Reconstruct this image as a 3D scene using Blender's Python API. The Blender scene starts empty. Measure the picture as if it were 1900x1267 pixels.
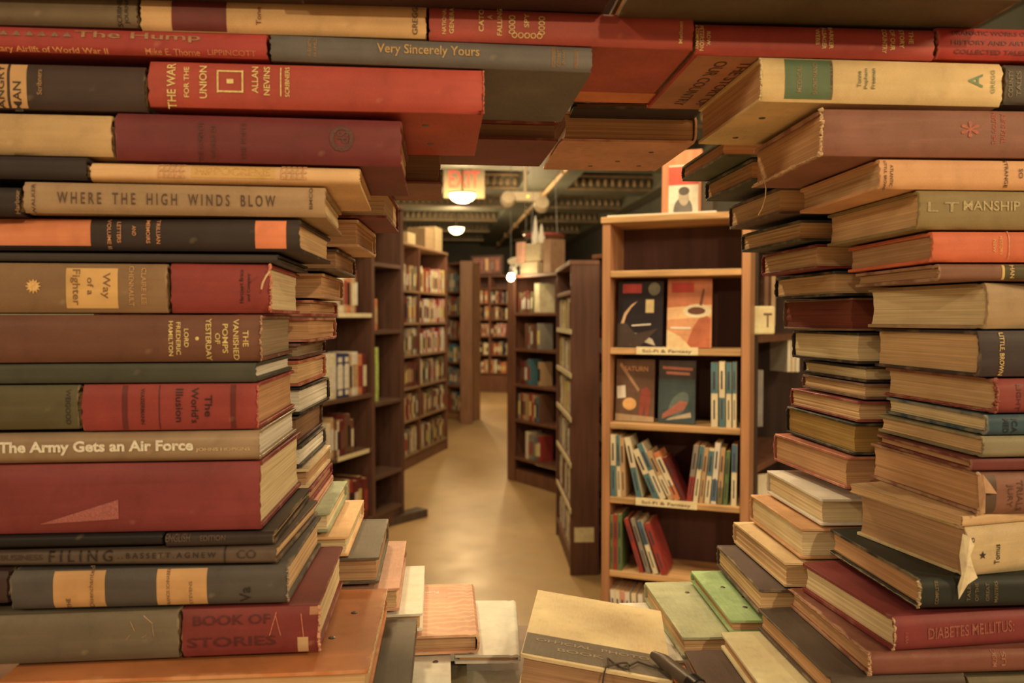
import bpy, bmesh, math, random
from mathutils import Vector, Matrix
R = random.Random(7)
scn = bpy.context.scene
COL = scn.collection
# ---------------------------------------------------------------- camera
F = 1478.0; IMW, IMH = 1900.0, 1267.0; HZ = 590.0; CAMZ = 1.30
PITCH = math.atan((IMH / 2 - HZ) / F)
cd = bpy.data.cameras.new('camera'); cam = bpy.data.objects.new('camera', cd); COL.objects.link(cam)
cd.sensor_fit = 'HORIZONTAL'; cd.sensor_width = 36.0; cd.lens = 36.0 * F / IMW
cam.location = (0, 0, CAMZ); cam.rotation_euler = (math.pi / 2 - PITCH, 0, 0)
cd.clip_start = 0.02; cd.clip_end = 100
cd.dof.use_dof = True; cd.dof.focus_distance = 0.80; cd.dof.aperture_fstop = cd.lens / 3.6
scn.camera = cam
# ---------------------------------------------------------------- exposure, world, lights
vs = scn.view_settings
vs.view_transform = 'Standard'; vs.look = 'None'; vs.exposure = 0.0; vs.gamma = 1.0; vs.use_curve_mapping = False
WARM = (1.0, 0.70, 0.345)
world = bpy.data.worlds.new('world'); scn.world = world; world.use_nodes = True
bg = world.node_tree.nodes['Background']; bg.inputs[0].default_value = (1.0, 0.62, 0.32, 1); bg.inputs[1].default_value = 0.22

def light(name, kind, loc, energy, size=0.1, target=None, color=WARM, spot=None):
    l = bpy.data.lights.new(name, kind); o = bpy.data.objects.new(name, l); COL.objects.link(o)
    o.location = loc; l.energy = energy; l.color = color
    if kind == 'AREA': l.size = size
    else: l.shadow_soft_size = size
    if spot: l.spot_size = math.radians(spot); l.spot_blend = 0.5
    if target is not None:
        o.rotation_euler = (Vector(target) - Vector(loc)).to_track_quat('-Z', 'Y').to_euler()
    return o
light('aisle_lamp_light_right', 'POINT', (0.95, -1.75, 2.35), 82, 0.045)
light('aisle_lamp_light_left', 'POINT', (-0.75, -1.75, 2.35), 36, 0.045)
light('added_fill_light_far_right', 'POINT', (2.3, -0.45, 2.2), 120, 0.16)  # added fill out of view, brightens the page ends of the left stack
light('added_fill_light_far_left', 'POINT', (-2.1, -0.55, 2.2), 52, 0.16)  # weaker unseen fill, added to lift the page ends of the right stack
light('room_lamp_light_near', 'POINT', (-0.55, 1.75, 2.75), 74, 0.10)
light('room_lamp_light_right', 'POINT', (1.25, 1.55, 2.55), 45, 0.08)
light('room_lamp_light_shelf', 'POINT', (0.30, 1.30, 2.70), 40, 0.08)
light('room_lamp_light_aisle', 'POINT', (-0.10, 4.4, 2.85), 72, 0.12)
light('room_lamp_light_cross', 'POINT', (-0.20, 7.3, 2.7), 95, 0.12)
light('room_lamp_light_side', 'POINT', (0.2, 12.2, 2.6), 60, 0.12)

# ---------------------------------------------------------------- pixel helpers (points of the photograph at a known distance)
def ray(px, py):
    u = (px - IMW / 2) / F; v = -(py - IMH / 2) / F
    c, s = math.cos(PITCH), math.sin(PITCH)
    return Vector((u, c + v * s, -s + v * c))
def at(px, py, Y):
    r = ray(px, py); r *= Y / r.y
    return Vector((r.x, r.y, r.z + CAMZ))
def on_floor(px, py, z=0.0):
    r = ray(px, py); r *= (z - CAMZ) / r.z
    return Vector((r.x, r.y, z))

# ---------------------------------------------------------------- materials
def lin(c): return tuple(((x / 255) / 12.92 if x / 255 <= 0.04045 else ((x / 255 + 0.055) / 1.055) ** 2.4) for x in c)
TINT = (0.92, 0.70, 0.40)
def alb(c):
    """surface colour of a thing that looks like c under the warm lamps"""
    g = .5 * c[0] + .4 * c[1] + .1 * c[2]; k = .17
    c = tuple((1 - k) * v + k * g * w for v, w in zip(c, (1.16, .95, .70)))
    return tuple(min(0.86, max(0.004, a / t / 0.95)) for a, t in zip(lin(c), TINT)) + (1,)
def nm(name):
    m = bpy.data.materials.new(name); m.use_nodes = True
    nt = m.node_tree; b = nt.nodes['Principled BSDF']
    return m, nt, b
def N(nt, t, **kw):
    n = nt.nodes.new(t)
    for k, v in kw.items():
        if k in n.inputs: n.inputs[k].default_value = v
        else: setattr(n, k, v)
    return n
def mixc(nt, fac, a, b, blend='MIX'):
    n = nt.nodes.new('ShaderNodeMix'); n.data_type = 'RGBA'; n.blend_type = blend
    for sock, v in ((n.inputs[0], fac), (n.inputs[6], a), (n.inputs[7], b)):
        if isinstance(v, (int, float)): sock.default_value = v
        elif isinstance(v, tuple): sock.default_value = v
        else: nt.links.new(v, sock)
    return n.outputs[2]
def math_(nt, op, a, b=0.0, c=None):
    n = nt.nodes.new('ShaderNodeMath'); n.operation = op
    for i, v in enumerate((a, b) if c is None else (a, b, c)):
        if isinstance(v, (int, float)): n.inputs[i].default_value = v
        else: nt.links.new(v, n.inputs[i])
    return n.outputs[0]
def ramp(nt, x, lo, hi):
    n = nt.nodes.new('ShaderNodeMapRange'); n.inputs[1].default_value = lo; n.inputs[2].default_value = hi
    nt.links.new(x, n.inputs[0]); return n.outputs[0]
def noise(nt, vec, scale, detail=3, sc=None):
    if sc:
        mp = nt.nodes.new('ShaderNodeMapping'); mp.inputs['Scale'].default_value = sc
        nt.links.new(vec, mp.inputs[0]); vec = mp.outputs[0]
    n = N(nt, 'ShaderNodeTexNoise', Scale=scale, Detail=detail)
    nt.links.new(vec, n.inputs['Vector']); return n.outputs['Fac']
def shade(c, k): return tuple(min(.9, x * k) for x in c[:3]) + (1,)
_mc = {}
def cover_mat(c, wear=0.5, rough=0.55, kind='cloth'):
    key = ('cov', c, wear, rough, kind)
    if key in _mc: return _mc[key]
    m, nt, b = nm('cover_' + kind)
    a = alb(c); tc = nt.nodes.new('ShaderNodeTexCoord'); ob = tc.outputs['Object']; ge = tc.outputs['Generated']
    n1 = noise(nt, ob, 14, 5); n2 = noise(nt, ob, 70, 4)
    col = mixc(nt, ramp(nt, n1, .35, .7), shade(a, .80), shade(a, 1.18))
    col = mixc(nt, math_(nt, 'MULTIPLY', ramp(nt, n2, .52, .80), .55), col, shade(a, .62))
    if kind == 'cloth':
        wv = noise(nt, ob, 1.0, 2, (500, 90, 2600)); col = mixc(nt, ramp(nt, wv, .3, .7), col, mixc(nt, .84, (1, 1, 1, 1), col, 'MULTIPLY') if False else shade(a, .9))if False else mixc(nt, math_(nt, 'MULTIPLY', ramp(nt, wv, .4, .7), .22), col, shade(a, 1.5))
    sc = noise(nt, ob, 1, 5, (18, 60, 170)); col = mixc(nt, math_(nt, 'MULTIPLY', ramp(nt, sc, .54, .78), min(.5, .12 + .35 * wear)), col, shade(a, 1.55))
    sd = noise(nt, ob, 1, 4, (9, 30, 240)); col = mixc(nt, math_(nt, 'MULTIPLY', ramp(nt, sd, .52, .75), .28), col, shade(a, .6))
    if kind == 'marbled':
        wv = N(nt, 'ShaderNodeTexWave', Scale=26, Distortion=9, Detail=3); nt.links.new(ob, wv.inputs[0])
        col = mixc(nt, math_(nt, 'MULTIPLY', ramp(nt, wv.outputs['Fac'], .45, .9), .5), col, shade(a, 1.45))
    sp = nt.nodes.new('ShaderNodeSeparateXYZ'); nt.links.new(ge, sp.inputs[0])
    ex = math_(nt, 'MULTIPLY', math_(nt, 'ABSOLUTE', math_(nt, 'SUBTRACT', sp.outputs[0], .5)), 2)
    edge = ramp(nt, ex, .955, 1.0); ey = ramp(nt, sp.outputs[1], .955, 1.0)
    e = math_(nt, 'MAXIMUM', edge, ey)
    wn = noise(nt, ob, 38, 8)
    wr = ramp(nt, math_(nt, 'ADD', wn, math_(nt, 'MULTIPLY', e, .26 * (.3 + wear))), .70, .84)
    wcol = tuple(.55 * x + .45 * y for x, y in zip(shade(a, 1.6)[:3], (.62, .5, .34))) + (1,)
    col = mixc(nt, math_(nt, 'MULTIPLY', wr, min(.85, .25 + .6 * wear)), col, wcol)
    nt.links.new(col, b.inputs['Base Color']); b.inputs['Roughness'].default_value = rough
    b.inputs['Specular IOR Level'].default_value = .35
    bp = N(nt, 'ShaderNodeBump', Strength=.25, Distance=.0004)
    nt.links.new(noise(nt, ob, 1400, 2), bp.inputs['Height']); nt.links.new(bp.outputs[0], b.inputs['Normal'])
    _mc[key] = m; return m
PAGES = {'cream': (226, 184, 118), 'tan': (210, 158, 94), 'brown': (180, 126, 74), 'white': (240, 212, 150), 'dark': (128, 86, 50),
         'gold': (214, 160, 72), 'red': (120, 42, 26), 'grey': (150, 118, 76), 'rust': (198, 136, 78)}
def page_mat(kind):
    key = ('pg', kind)
    if key in _mc: return _mc[key]
    m, nt, b = nm('page_edges_' + kind); a = alb(PAGES[kind])
    tc = nt.nodes.new('ShaderNodeTexCoord'); ob = tc.outputs['Object']
    l1 = noise(nt, ob, 1, 2, (5, 5, 1500)); l2 = noise(nt, ob, 1, 3, (9, 9, 420)); bl = noise(nt, ob, 22, 4)
    col = mixc(nt, ramp(nt, l1, .35, .65), shade(a, .80), shade(a, 1.10))
    col = mixc(nt, math_(nt, 'MULTIPLY', ramp(nt, l2, .50, .72), .55), col, shade(a, .55))
    col = mixc(nt, math_(nt, 'MULTIPLY', ramp(nt, bl, .48, .8), .35), col, mixc(nt, .5, shade(a, .7), (.25, .11, .04, 1)))
    nt.links.new(col, b.inputs['Base Color']); b.inputs['Roughness'].default_value = .45 if kind == 'gold' else .8
    if kind == 'gold': b.inputs['Metallic'].default_value = .55; b.inputs['Roughness'].default_value = .32
    bp = N(nt, 'ShaderNodeBump', Strength=.5, Distance=.0006)
    nt.links.new(l2, bp.inputs['Height']); nt.links.new(bp.outputs[0], b.inputs['Normal'])
    _mc[key] = m; return m
def plain(name, c, rough=.6, metal=0, var=.12, scale=40):
    key = (name, c, rough, metal)
    if key in _mc: return _mc[key]
    m, nt, b = nm(name); a = alb(c)
    tc = nt.nodes.new('ShaderNodeTexCoord')
    nt.links.new(mixc(nt, ramp(nt, noise(nt, tc.outputs['Object'], scale, 4), .3, .7), shade(a, 1 - var), shade(a, 1 + var)), b.inputs['Base Color'])
    b.inputs['Roughness'].default_value = rough; b.inputs['Metallic'].default_value = metal
    _mc[key] = m; return m
def gilt(c=(226, 176, 92)): return plain('stamped_lettering', c, .5, 0, .3, 900)
def wood(c, name='painted_wood', rough=.5, grain=1.0):
    key = (name, c)
    if key in _mc: return _mc[key]
    m, nt, b = nm(name); a = alb(c); tc = nt.nodes.new('ShaderNodeTexCoord'); ob = tc.outputs['Object']
    g = noise(nt, ob, 1, 5, (3.5, 40, 40) if ('shelf' in name or 'light' in name) else (40, 40, 3.5)); g2 = noise(nt, ob, 2.2, 3)
    col = mixc(nt, ramp(nt, g, .3, .7), shade(a, 1 - .28 * grain), shade(a, 1 + .2 * grain))
    col = mixc(nt, math_(nt, 'MULTIPLY', ramp(nt, g2, .4, .8), .3), col, shade(a, .65))
    nt.links.new(col, b.inputs['Base Color']); b.inputs['Roughness'].default_value = rough
    _mc[key] = m; return m
def emis(name, c, s):
    key = (name, c, s)
    if key in _mc: return _mc[key]
    m, nt, b = nm(name); b.inputs['Base Color'].default_value = c + (1,); b.inputs['Emission Color'].default_value = c + (1,)
    b.inputs['Emission Strength'].default_value = s; _mc[key] = m; return m

# ---------------------------------------------------------------- mesh helpers
def mesh_obj(name, verts, faces, mats, parent=None, smooth=None, fm=None):
    me = bpy.data.meshes.new(name); me.from_pydata([tuple(v) for v in verts], [], faces); me.update()
    for m in (mats if isinstance(mats, (list, tuple)) else [mats]): me.materials.append(m)
    if fm:
        for p, i in zip(me.polygons, fm): p.material_index = i
    if smooth:
        me.polygons.foreach_set('use_smooth', [True] * len(me.polygons))
        try: me.set_sharp_from_angle(angle=math.radians(smooth))
        except Exception: pass
    o = bpy.data.objects.new(name, me); COL.objects.link(o)
    if parent: o.parent = parent
    return o
def empty(name, loc=(0, 0, 0), rz=0.0, rot=None):
    o = bpy.data.objects.new(name, None); COL.objects.link(o); o.empty_display_size = .05
    o.location = loc; o.rotation_euler = rot if rot else (0, 0, rz); return o
def tag(o, label=None, cat=None, group=None, kind=None):
    if label: o['label'] = label
    if cat: o['category'] = cat
    if group: o['group'] = group
    if kind: o['kind'] = kind
    return o
class MB:
    def __init__(s): s.v = []; s.f = []; s.m = []
    def add(s, v, f, m=0):
        k = len(s.v); s.v += [tuple(x) for x in v]; s.f += [tuple(i + k for i in q) for q in f]; s.m += [m] * len(f)
    def box(s, x0, x1, y0, y1, z0, z1, m=0, M=None):
        v = [Vector((x, y, z)) for z in (z0, z1) for y in (y0, y1) for x in (x0, x1)]
        if M: v = [M @ p for p in v]
        s.add(v, [(0, 2, 3, 1), (4, 5, 7, 6), (0, 1, 5, 4), (2, 6, 7, 3), (0, 4, 6, 2), (1, 3, 7, 5)], m)
    def lathe(s, prof, n=24, M=None, m=0, cap=True):
        v = []; f = []
        for r, z in prof:
            for i in range(n):
                a = 2 * math.pi * i / n; v.append(Vector((r * math.cos(a), r * math.sin(a), z)))
        for j in range(len(prof) - 1):
            for i in range(n):
                k = (i + 1) % n; f.append((j * n + i, j * n + k, (j + 1) * n + k, (j + 1) * n + i))
        if cap: f.append(tuple(range(n - 1, -1, -1))); f.append(tuple((len(prof) - 1) * n + i for i in range(n)))
        if M: v = [M @ p for p in v]
        s.add(v, f, m)
    def tube(s, pts, r, n=8, m=0, radii=None):
        pts = [Vector(p) for p in pts]; v = []; f = []; up = Vector((0, 0, 1))
        for i, p in enumerate(pts):
            t = (pts[min(i + 1, len(pts) - 1)] - pts[max(i - 1, 0)]).normalized()
            a = t.cross(up if abs(t.z) < .95 else Vector((1, 0, 0))).normalized(); b_ = a.cross(t)
            rr = radii[i] if radii else r
            for k in range(n):
                an = 2 * math.pi * k / n; v.append(p + a * rr * math.cos(an) + b_ * rr * math.sin(an))
        for j in range(len(pts) - 1):
            for i in range(n):
                k = (i + 1) % n; f.append((j * n + i, j * n + k, (j + 1) * n + k, (j + 1) * n + i))
        f.append(tuple(range(n))); f.append(tuple((len(pts) - 1) * n + i for i in range(n)))
        s.add(v, f, m)
    def build(s, name, mats, parent=None, smooth=None, bevel=0, seg=1):
        o = mesh_obj(name, s.v, s.f, mats, parent, None, s.m)
        if bevel:
            bm = bmesh.new(); bm.from_mesh(o.data)
            es = [e for e in bm.edges if len(e.link_faces) == 2 and e.calc_face_angle(0) > .6]
            bmesh.ops.bevel(bm, geom=es, offset=bevel, segments=seg, affect='EDGES', profile=.5, clamp_overlap=True)
            bm.to_mesh(o.data); bm.free()
        if smooth:
            o.data.polygons.foreach_set('use_smooth', [True] * len(o.data.polygons))
            try: o.data.set_sharp_from_angle(angle=math.radians(smooth))
            except Exception: pass
        return o
_tx = {}
def glyphs(s):
    """outline mesh of a line of lettering, scaled to the unit box"""
    if s in _tx: return _tx[s]
    if s == '#': return [(-.5, -.5), (.5, -.5), (.5, .5), (-.5, .5)], [(0, 1, 2, 3)]      # a plain rule
    if s == '^': return [(-.5 + i / 6 + d, h) for i in range(6) for d, h in ((.02, -.5), (.15, -.5), (.085, .5))], [(3 * i, 3 * i + 1, 3 * i + 2) for i in range(6)]      # a row of peaks
    if s == '%':                                                                            # a soft sun of short rays
        return [((.5 if i % 2 == 0 else .3) * math.sin(i * math.pi / 12), (.5 if i % 2 == 0 else .3) * math.cos(i * math.pi / 12)) for i in range(24)] + [(0, 0)], [(i, 24, (i + 1) % 24) for i in range(24)]
    if s == '<': return [(-.5, -.5), (.5, -.32), (.5, .5)], [(0, 1, 2)]      # a wedge
    if s == '@':                                                                            # a five-pointed star
        return [((.5 if i % 2 == 0 else .2) * math.sin(i * math.pi / 5), (.5 if i % 2 == 0 else .2) * math.cos(i * math.pi / 5)) for i in range(10)] + [(0, 0)], [(i, 10, (i + 1) % 10) for i in range(10)]
    cu = bpy.data.curves.new('lettering', 'FONT'); cu.body = s.lstrip('!'); cu.size = 1; cu.resolution_u = 3; cu.offset = .036 if s[0] == '!' else .012
    o = bpy.data.objects.new('lettering', cu); COL.objects.link(o)
    dg = bpy.context.evaluated_depsgraph_get(); me = bpy.data.meshes.new_from_object(o.evaluated_get(dg))
    vs_ = [v.co.copy() for v in me.vertices]; fs = [tuple(p.vertices) for p in me.polygons]
    bpy.data.objects.remove(o); bpy.data.curves.remove(cu); bpy.data.meshes.remove(me)
    x0 = min(v.x for v in vs_); x1 = max(v.x for v in vs_); y0 = min(v.y for v in vs_); y1 = max(v.y for v in vs_)
    vs_ = [((v.x - x0) / (x1 - x0) - .5, (v.y - y0) / max(1e-6, y1 - y0) - .5) for v in vs_]
    _tx[s] = (vs_, fs); return _tx[s]
def sign_text(mb, s, w, h, M, m=0):
    """lettering w by h on the local XY plane of M"""
    v, f = glyphs(s); mb.add([M @ Vector((a * w, b * h, 0)) for a, b in v], f, m)
# ---------------------------------------------------------------- the hardback book
def prof(z, T, b, p=4.0):
    """how far the spine curves back at height z"""
    t = max(-1, min(1, 2 * z / T - 1)); return b * abs(t) ** p
def make_cover(L, W, T, b, t, mat, parent, rnd, fray=.0008, flex=.0006):
    n = 12; eps = t
    outer = [(W, 0), (W * .5, 0), (b + .009, 0), (b + .0055, .0007), (b + .002, 0)]
    inner = [(W, t), (W * .5, t), (b + .009, t), (b + .0055, t + .0005), (b + .002 + t * .5, t)]
    for i in range(n + 1):
        z = T * i / n; outer.append((prof(z, T, b), z))
        zi = t + (T - 2 * t) * i / n; inner.append((prof(zi, T, b) + t * .8 + .0002, zi))
    outer += [(b + .002, T), (b + .0055, T - .0007), (b + .009, T), (W * .5, T), (W, T)]
    inner += [(b + .002 + t * .5, T - t), (b + .0055, T - t - .0005), (b + .009, T - t), (W * .5, T - t), (W, T - t)]
    k = len(outer); NX = 10
    xs = [-L / 2 + L * i / NX for i in range(NX + 1)]
    xs = [-L / 2, -L / 2 + .0015] + xs[1:-1] + [L / 2 - .0015, L / 2]
    V = []
    for xi, x in enumerate(xs):
        end = xi in (0, len(xs) - 1)
        for side, pr in ((0, outer), (1, inner)):
            for j, (y, z) in enumerate(pr):
                sp = 5 <= j < 5 + n + 1
                dx = 0; dy = 0
                if sp and end:
                    dx = rnd.uniform(-1, 1) * fray - (fray if x < 0 else -fray) * -.5; dy = rnd.uniform(0, 1) * fray * .8
                elif sp and side == 0: dy = rnd.uniform(-.5, .5) * flex * .25
                if j in (0, k - 1) and not end and side == 0: dy = rnd.uniform(-.5, .5) * flex * .6
                V.append((x + dx, y + dy, z))
    Fc = []
    S = 2 * k
    for i in range(len(xs) - 1):
        a = i * S; c = (i + 1) * S
        for j in range(k - 1):
            Fc.append((a + j, a + j + 1, c + j + 1, c + j))
            Fc.append((a + k + j + 1, a + k + j, c + k + j, c + k + j + 1))
        Fc.append((a + k, a, c, c + k)); Fc.append((a + k - 1, a + S - 1, c + S - 1, c + k - 1))
    for a, fl in ((0, 1), ((len(xs) - 1) * S, 0)):
        for j in range(k - 1):
            q = (a + j, a + k + j, a + k + j + 1, a + j + 1)
            Fc.append(q if fl else q[::-1])
    # rounded fore corners of the boards
    rc = min(.004, W * .04)
    for i, v in enumerate(V):
        x, y, z = v
        if y > W - .0015 and abs(x) > L / 2 - .0017: V[i] = (x, y - rc * (.55 if abs(x) > L / 2 - .0008 else .25), z)
    o = mesh_obj('cover', V, Fc, mat, parent, 35)
    bm = bmesh.new(); bm.from_mesh(o.data); bmesh.ops.recalc_face_normals(bm, faces=bm.faces)
    es = [e for e in bm.edges if len(e.link_faces) == 2 and e.calc_face_angle(0) > 1.0]
    bmesh.ops.bevel(bm, geom=es, offset=.0005, segments=1, affect='EDGES', clamp_overlap=True)
    bm.to_mesh(o.data); bm.free()
    return o
def make_pages(L, W, T, b, t, mat, parent, rnd, inset=.003, c=.0022, soft=False):
    n = 10; zi0, zi1 = t + .0001, T - t - .0001; h = zi1 - zi0
    hx = L / 2 - (inset if not soft else .0003); yf = W - (inset + .0005 if not soft else .0003)
    P = []
    for i in range(n + 1):
        z = zi0 + h * i / n; u = 2 * i / n - 1; P.append((prof(z, T, b) + t + .0012, z))
    for i in range(n, -1, -1):
        z = zi0 + h * i / n; u = 2 * i / n - 1; P.append((yf - c * (1 - u * u), z))
    k = len(P); V = []; ny = 1
    xs = [-hx, -hx + .001, 0, hx - .001, hx]
    jit = [rnd.uniform(-1, 1) * .00045 for _ in range(n + 1)]
    for xi, x in enumerate(xs):
        for j, (y, z) in enumerate(P):
            row = j if j <= n else k - 1 - j
            dx = jit[row] * (1 if x > 0 else -1) if xi in (0, 4) else 0
            dy = jit[(row * 3) % (n + 1)] * .8 if j > n else 0
            V.append((x + dx, y + dy, z))
    Fc = []
    for i in range(len(xs) - 1):
        for j in range(k):
            q = (j + 1) % k; Fc.append((i * k + j, i * k + q, (i + 1) * k + q, (i + 1) * k + j))
    for a, fl in ((0, 0), ((len(xs) - 1) * k, 1)):
        for i in range(n):
            q = (a + i, a + i + 1, a + k - 2 - i, a + k - 1 - i); Fc.append(q if fl else q[::-1])
    o = mesh_obj('page_block', V, Fc, mat, parent)
    bm = bmesh.new(); bm.from_mesh(o.data); bmesh.ops.recalc_face_normals(bm, faces=bm.faces); bm.to_mesh(o.data); bm.free()
    return o
def spine_patch(name, T, b, x0, x1, z0, z1, mat, parent, off=.00025):
    n = 10; V = []; Fc = []
    z0 = max(z0, .0008); z1 = min(z1, T - .0008)
    for i in range(n + 1):
        z = z0 + (z1 - z0) * i / n
        for x in (x0, x1): V.append((x, prof(z, T, b) - off, z))
    k = len(V)
    for i in range(n + 1):
        z = z0 + (z1 - z0) * i / n
        for x in (x0, x1): V.append((x, prof(z, T, b) + .0003, z))
    for i in range(n):
        a = 2 * i; Fc += [(a, a + 1, a + 3, a + 2), (k + a + 1, k + a, k + a + 2, k + a + 3), (a, a + 2, k + a + 2, k + a), (a + 1, k + a + 1, k + a + 3, a + 3)]
    Fc += [(0, k, k + 1, 1), (2 * n, 2 * n + 1, k + 2 * n + 1, k + 2 * n)]
    return mesh_obj(name, V, Fc, mat, parent, 40)

TANF = math.tan(math.radians(4.0))
def front_Y(px): u = (px - 950) / F; return .585 / (1 - TANF * u)
BOOKS = {}; LATE = []
NB = {'r0_cream': 'r0_catfall', 'r0_green': 'r0_cream', 'r0_redcloth': 'r0_story', 'r1_hump': 'r1_vsy', 'r2_man': 'r2_war', 'r3_tan': 'r3_maroon', 'r4_black': 'r4_cream', 'r5_black': 'r5_where', 'r8_way': 'r8_crim',
      'r11_olive': 'r11_world', 'r14_gap': 'r14_black', 'r16_dark': 'r16_slate', 'r17_olive': 'r17_stories', 'r2_right': 'gregg', 'r19_olive': 'r19_right'}     # outer book: the book it stands end to end with
XO = {'r0_cream': 267, 'r0_catfall': 797, 'r1_vsy': 505, 'r2_war': 280, 'r3_maroon': 217, 'r4_cream': 170, 'r5_where': 46, 'r8_crim': 316, 'r11_world': 148, 'r14_black': 301, 'r16_slate': 9, 'r17_stories': 329, 'gregg': 1853, 'r0_story': 1727, 'r19_right': 1805}
def B(key, label, px, yt, yb, side, col, L=.22, W=.15, o='s', lay='F', d=None, fx=None, yaw=4.0, pages='tan', b=.003, wear=.5,
      texts=(), patches=(), under=(), kind='cloth', rough=.55, name='hardback_book', group=None, t=.0026, soft=False, gap=.0004, rnd_b=None, top=(), cat='book', maxyaw=14, z=None, screws=(), tilt=0.0):
    """a book of a stack: near hole-side corner at pixel column px, its top and bottom edges at rows yt and yb there.
    L along the spine, W spine to fore edge; o: 's' spine towards the aisle, 'f' fore edge, 'a'/'b' head of the book, spine left/right"""
    if key in NB and NB[key] not in BOOKS:
        kw = dict(locals()); kw = {k_: v_ for k_, v_ in kw.items()}; LATE.append(kw); return None
    Y = d if d else front_Y(px) + (0 if lay == 'F' else .168)
    wx, wy = (L, W) if o in 'sf' else (W, L)
    z1 = at(px, yt, Y).z; z0 = at(px, yb, Y).z; P = at(px, yb, Y)
    if z: z0, z1 = z
    T = z1 - z0 - gap
    if fx is not None:
        k = (fx - 950) / F; ph = math.atan(k)
        s = (k * P.y - P.x) / wy / math.sqrt(1 + k * k)
        s = max(-.9, min(.9, s)); th = math.asin(s) + ph      # sin of the lean of the depth direction to +x
        yaw = -math.degrees(th); yaw = max(-maxyaw + 2, min(maxyaw + 2, yaw))
    ry = math.radians(yaw); ex = Vector((math.cos(ry), math.sin(ry), 0)); ey = Vector((-math.sin(ry), math.cos(ry), 0))
    sg = -1 if side == 'L' else 1
    if key in NB:
        q = BOOKS[NB[key]]; yaw = q['yaw']; ry = math.radians(yaw); ex = Vector((math.cos(ry), math.sin(ry), 0)); ey = Vector((-math.sin(ry), math.cos(ry), 0))
        P = q['base'] + ex * sg * (q['wx'] + .0018)
        Y = P.y; z1 = at(px, yt, Y).z; z0 = at(px, yb, Y).z; T = z1 - z0 - gap
    base = Vector((P.x, P.y, z0 + gap * .5))
    if key in XO:                                 # length from the column where the book ends
        k = (XO[key] - 950) / F; L = wx = abs((k * base.y - base.x) / (ex.x - k * ex.y))
    cx = base + ex * (sg * wx / 2)                # middle of the near face
    if o == 's': org, rot = cx, ry
    elif o == 'f': org, rot = cx + ey * wy, ry + math.pi
    elif o == 'a': org, rot = base + ex * (0 if sg > 0 else -wx) + ey * (wy / 2), ry - math.pi / 2   # spine on the left
    else: org, rot = base + ex * (wx if sg > 0 else 0) + ey * (wy / 2), ry + math.pi / 2             # spine on the right
    org = org.copy(); tl = tilt
    if tilt:
        org.z += (1 if side == 'L' else -1) * wx / 2 * math.sin(tilt)
        if o == 'f': tl = -tilt
    root = empty(name, org, rot); tag(root, label, cat, group)
    if tilt: root.rotation_euler = (0, tl, rot)
    rnd = random.Random(key)
    if soft: t = .0006; b = min(b, .0012)
    cm = cover_mat(col, wear, rough, kind) if not hasattr(col, 'name') else col
    make_cover(L, W, T, b, t, cm, root, rnd)
    make_pages(L, W, T, b, t, page_mat(pages), root, rnd, soft=soft)
    inv = (Matrix.Translation(org) @ root.rotation_euler.to_matrix().to_4x4()).inverted()
    def loc(x, y):                                # pixel on the near face -> local x, z
        r = ray(x, y); n = ey if o == 's' else ey
        tt = (base.xy.dot(n.xy)) / r.xy.dot(n.xy); q = Vector((r.x * tt, r.y * tt, r.z * tt + CAMZ)); l = inv @ q
        return l.x, l.z
    by = {}
    for ti, tx in enumerate(texts):
        s, x, y, hpx, wpx, rt, c = tx[:7]
        lx, lz = loc(x, y); m = Y / F; h = hpx * m; w = wpx * m
        v, f = glyphs(s); ca, sa = math.cos(math.radians(rt)), math.sin(math.radians(rt))
        mb = by.setdefault((c, ti), MB())
        vv = []
        for a_, b_ in v:
            a1, b1 = a_ * w, b_ * h; X = lx + a1 * ca - b1 * sa; Z = lz + a1 * sa + b1 * ca
            vv.append((X, prof(Z, T, b) - .00042, Z))
        mb.add(vv, f)
    for (c, ti), mb in by.items():
        o_ = mb.build('lettering', gilt(c), root)
        bm = bmesh.new(); bm.from_mesh(o_.data)   # cut the letters so they follow the round of the spine
        for i in range(1, 10): bmesh.ops.bisect_plane(bm, geom=bm.verts[:] + bm.edges[:] + bm.faces[:], plane_co=(0, 0, T * i / 10), plane_no=(0, 0, 1))
        for v_ in bm.verts: v_.co.y = prof(v_.co.z, T, b) - .00048
        bm.to_mesh(o_.data); bm.free()
    for pt in patches:
        x0, x1, y0, y1, c = pt[:5]; nmx = pt[5] if len(pt) > 5 else 'spine_label'
        a0, c1 = loc(x0, y0); a1, c0 = loc(x1, y1)
        lo, hi = min(a0, a1), max(a0, a1)
        lo = max(lo, -L / 2 + .0002); hi = min(hi, L / 2 - .0002)
        if y0 <= yt + 2: c1 = T
        if y1 >= yb - 2: c0 = 0
        spine_patch(nmx, T, b, lo, hi, c0, c1, cover_mat(c, .3, .5, 'smooth') , root)
    for un in under:                              # flat marks on the bottom board: x0,x1,y0,y1 in metres from the hole-side end
        x0, x1, y0, y1, c = un[:5]
        mb = MB(); mb.box(x0, x1, y0, y1, -.00018, .0002); mb.build('board_panel', cover_mat(c, .2, .6, 'smooth'), root)
    for sc in screws:                             # screw heads through a board: x, y, 'top'/'bottom'
        mb = MB(); zz = T if sc[2] == 'top' else 0; s_ = 1 if sc[2] == 'top' else -1
        mb.lathe([(.0028, -.0006 * s_), (.0028, .0002 * s_), (.0022, .0006 * s_), (.0008, .0005 * s_)], 14, Matrix.Translation((sc[0], sc[1], zz)))
        mb.build('screw', plain('screw_steel', (96, 78, 60), .4, .7), root, 40)
    BOOKS[key] = dict(root=root, L=L, W=W, T=T, z0=z0, z1=z1, org=org, rot=rot, yaw=yaw, wx=wx, base=base)
    return root

def late():
    while LATE:
        kw = LATE.pop(0); kw.pop('kw', None)
        if NB[kw['key']] not in BOOKS: LATE.append(kw); continue
        B(**kw)
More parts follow.
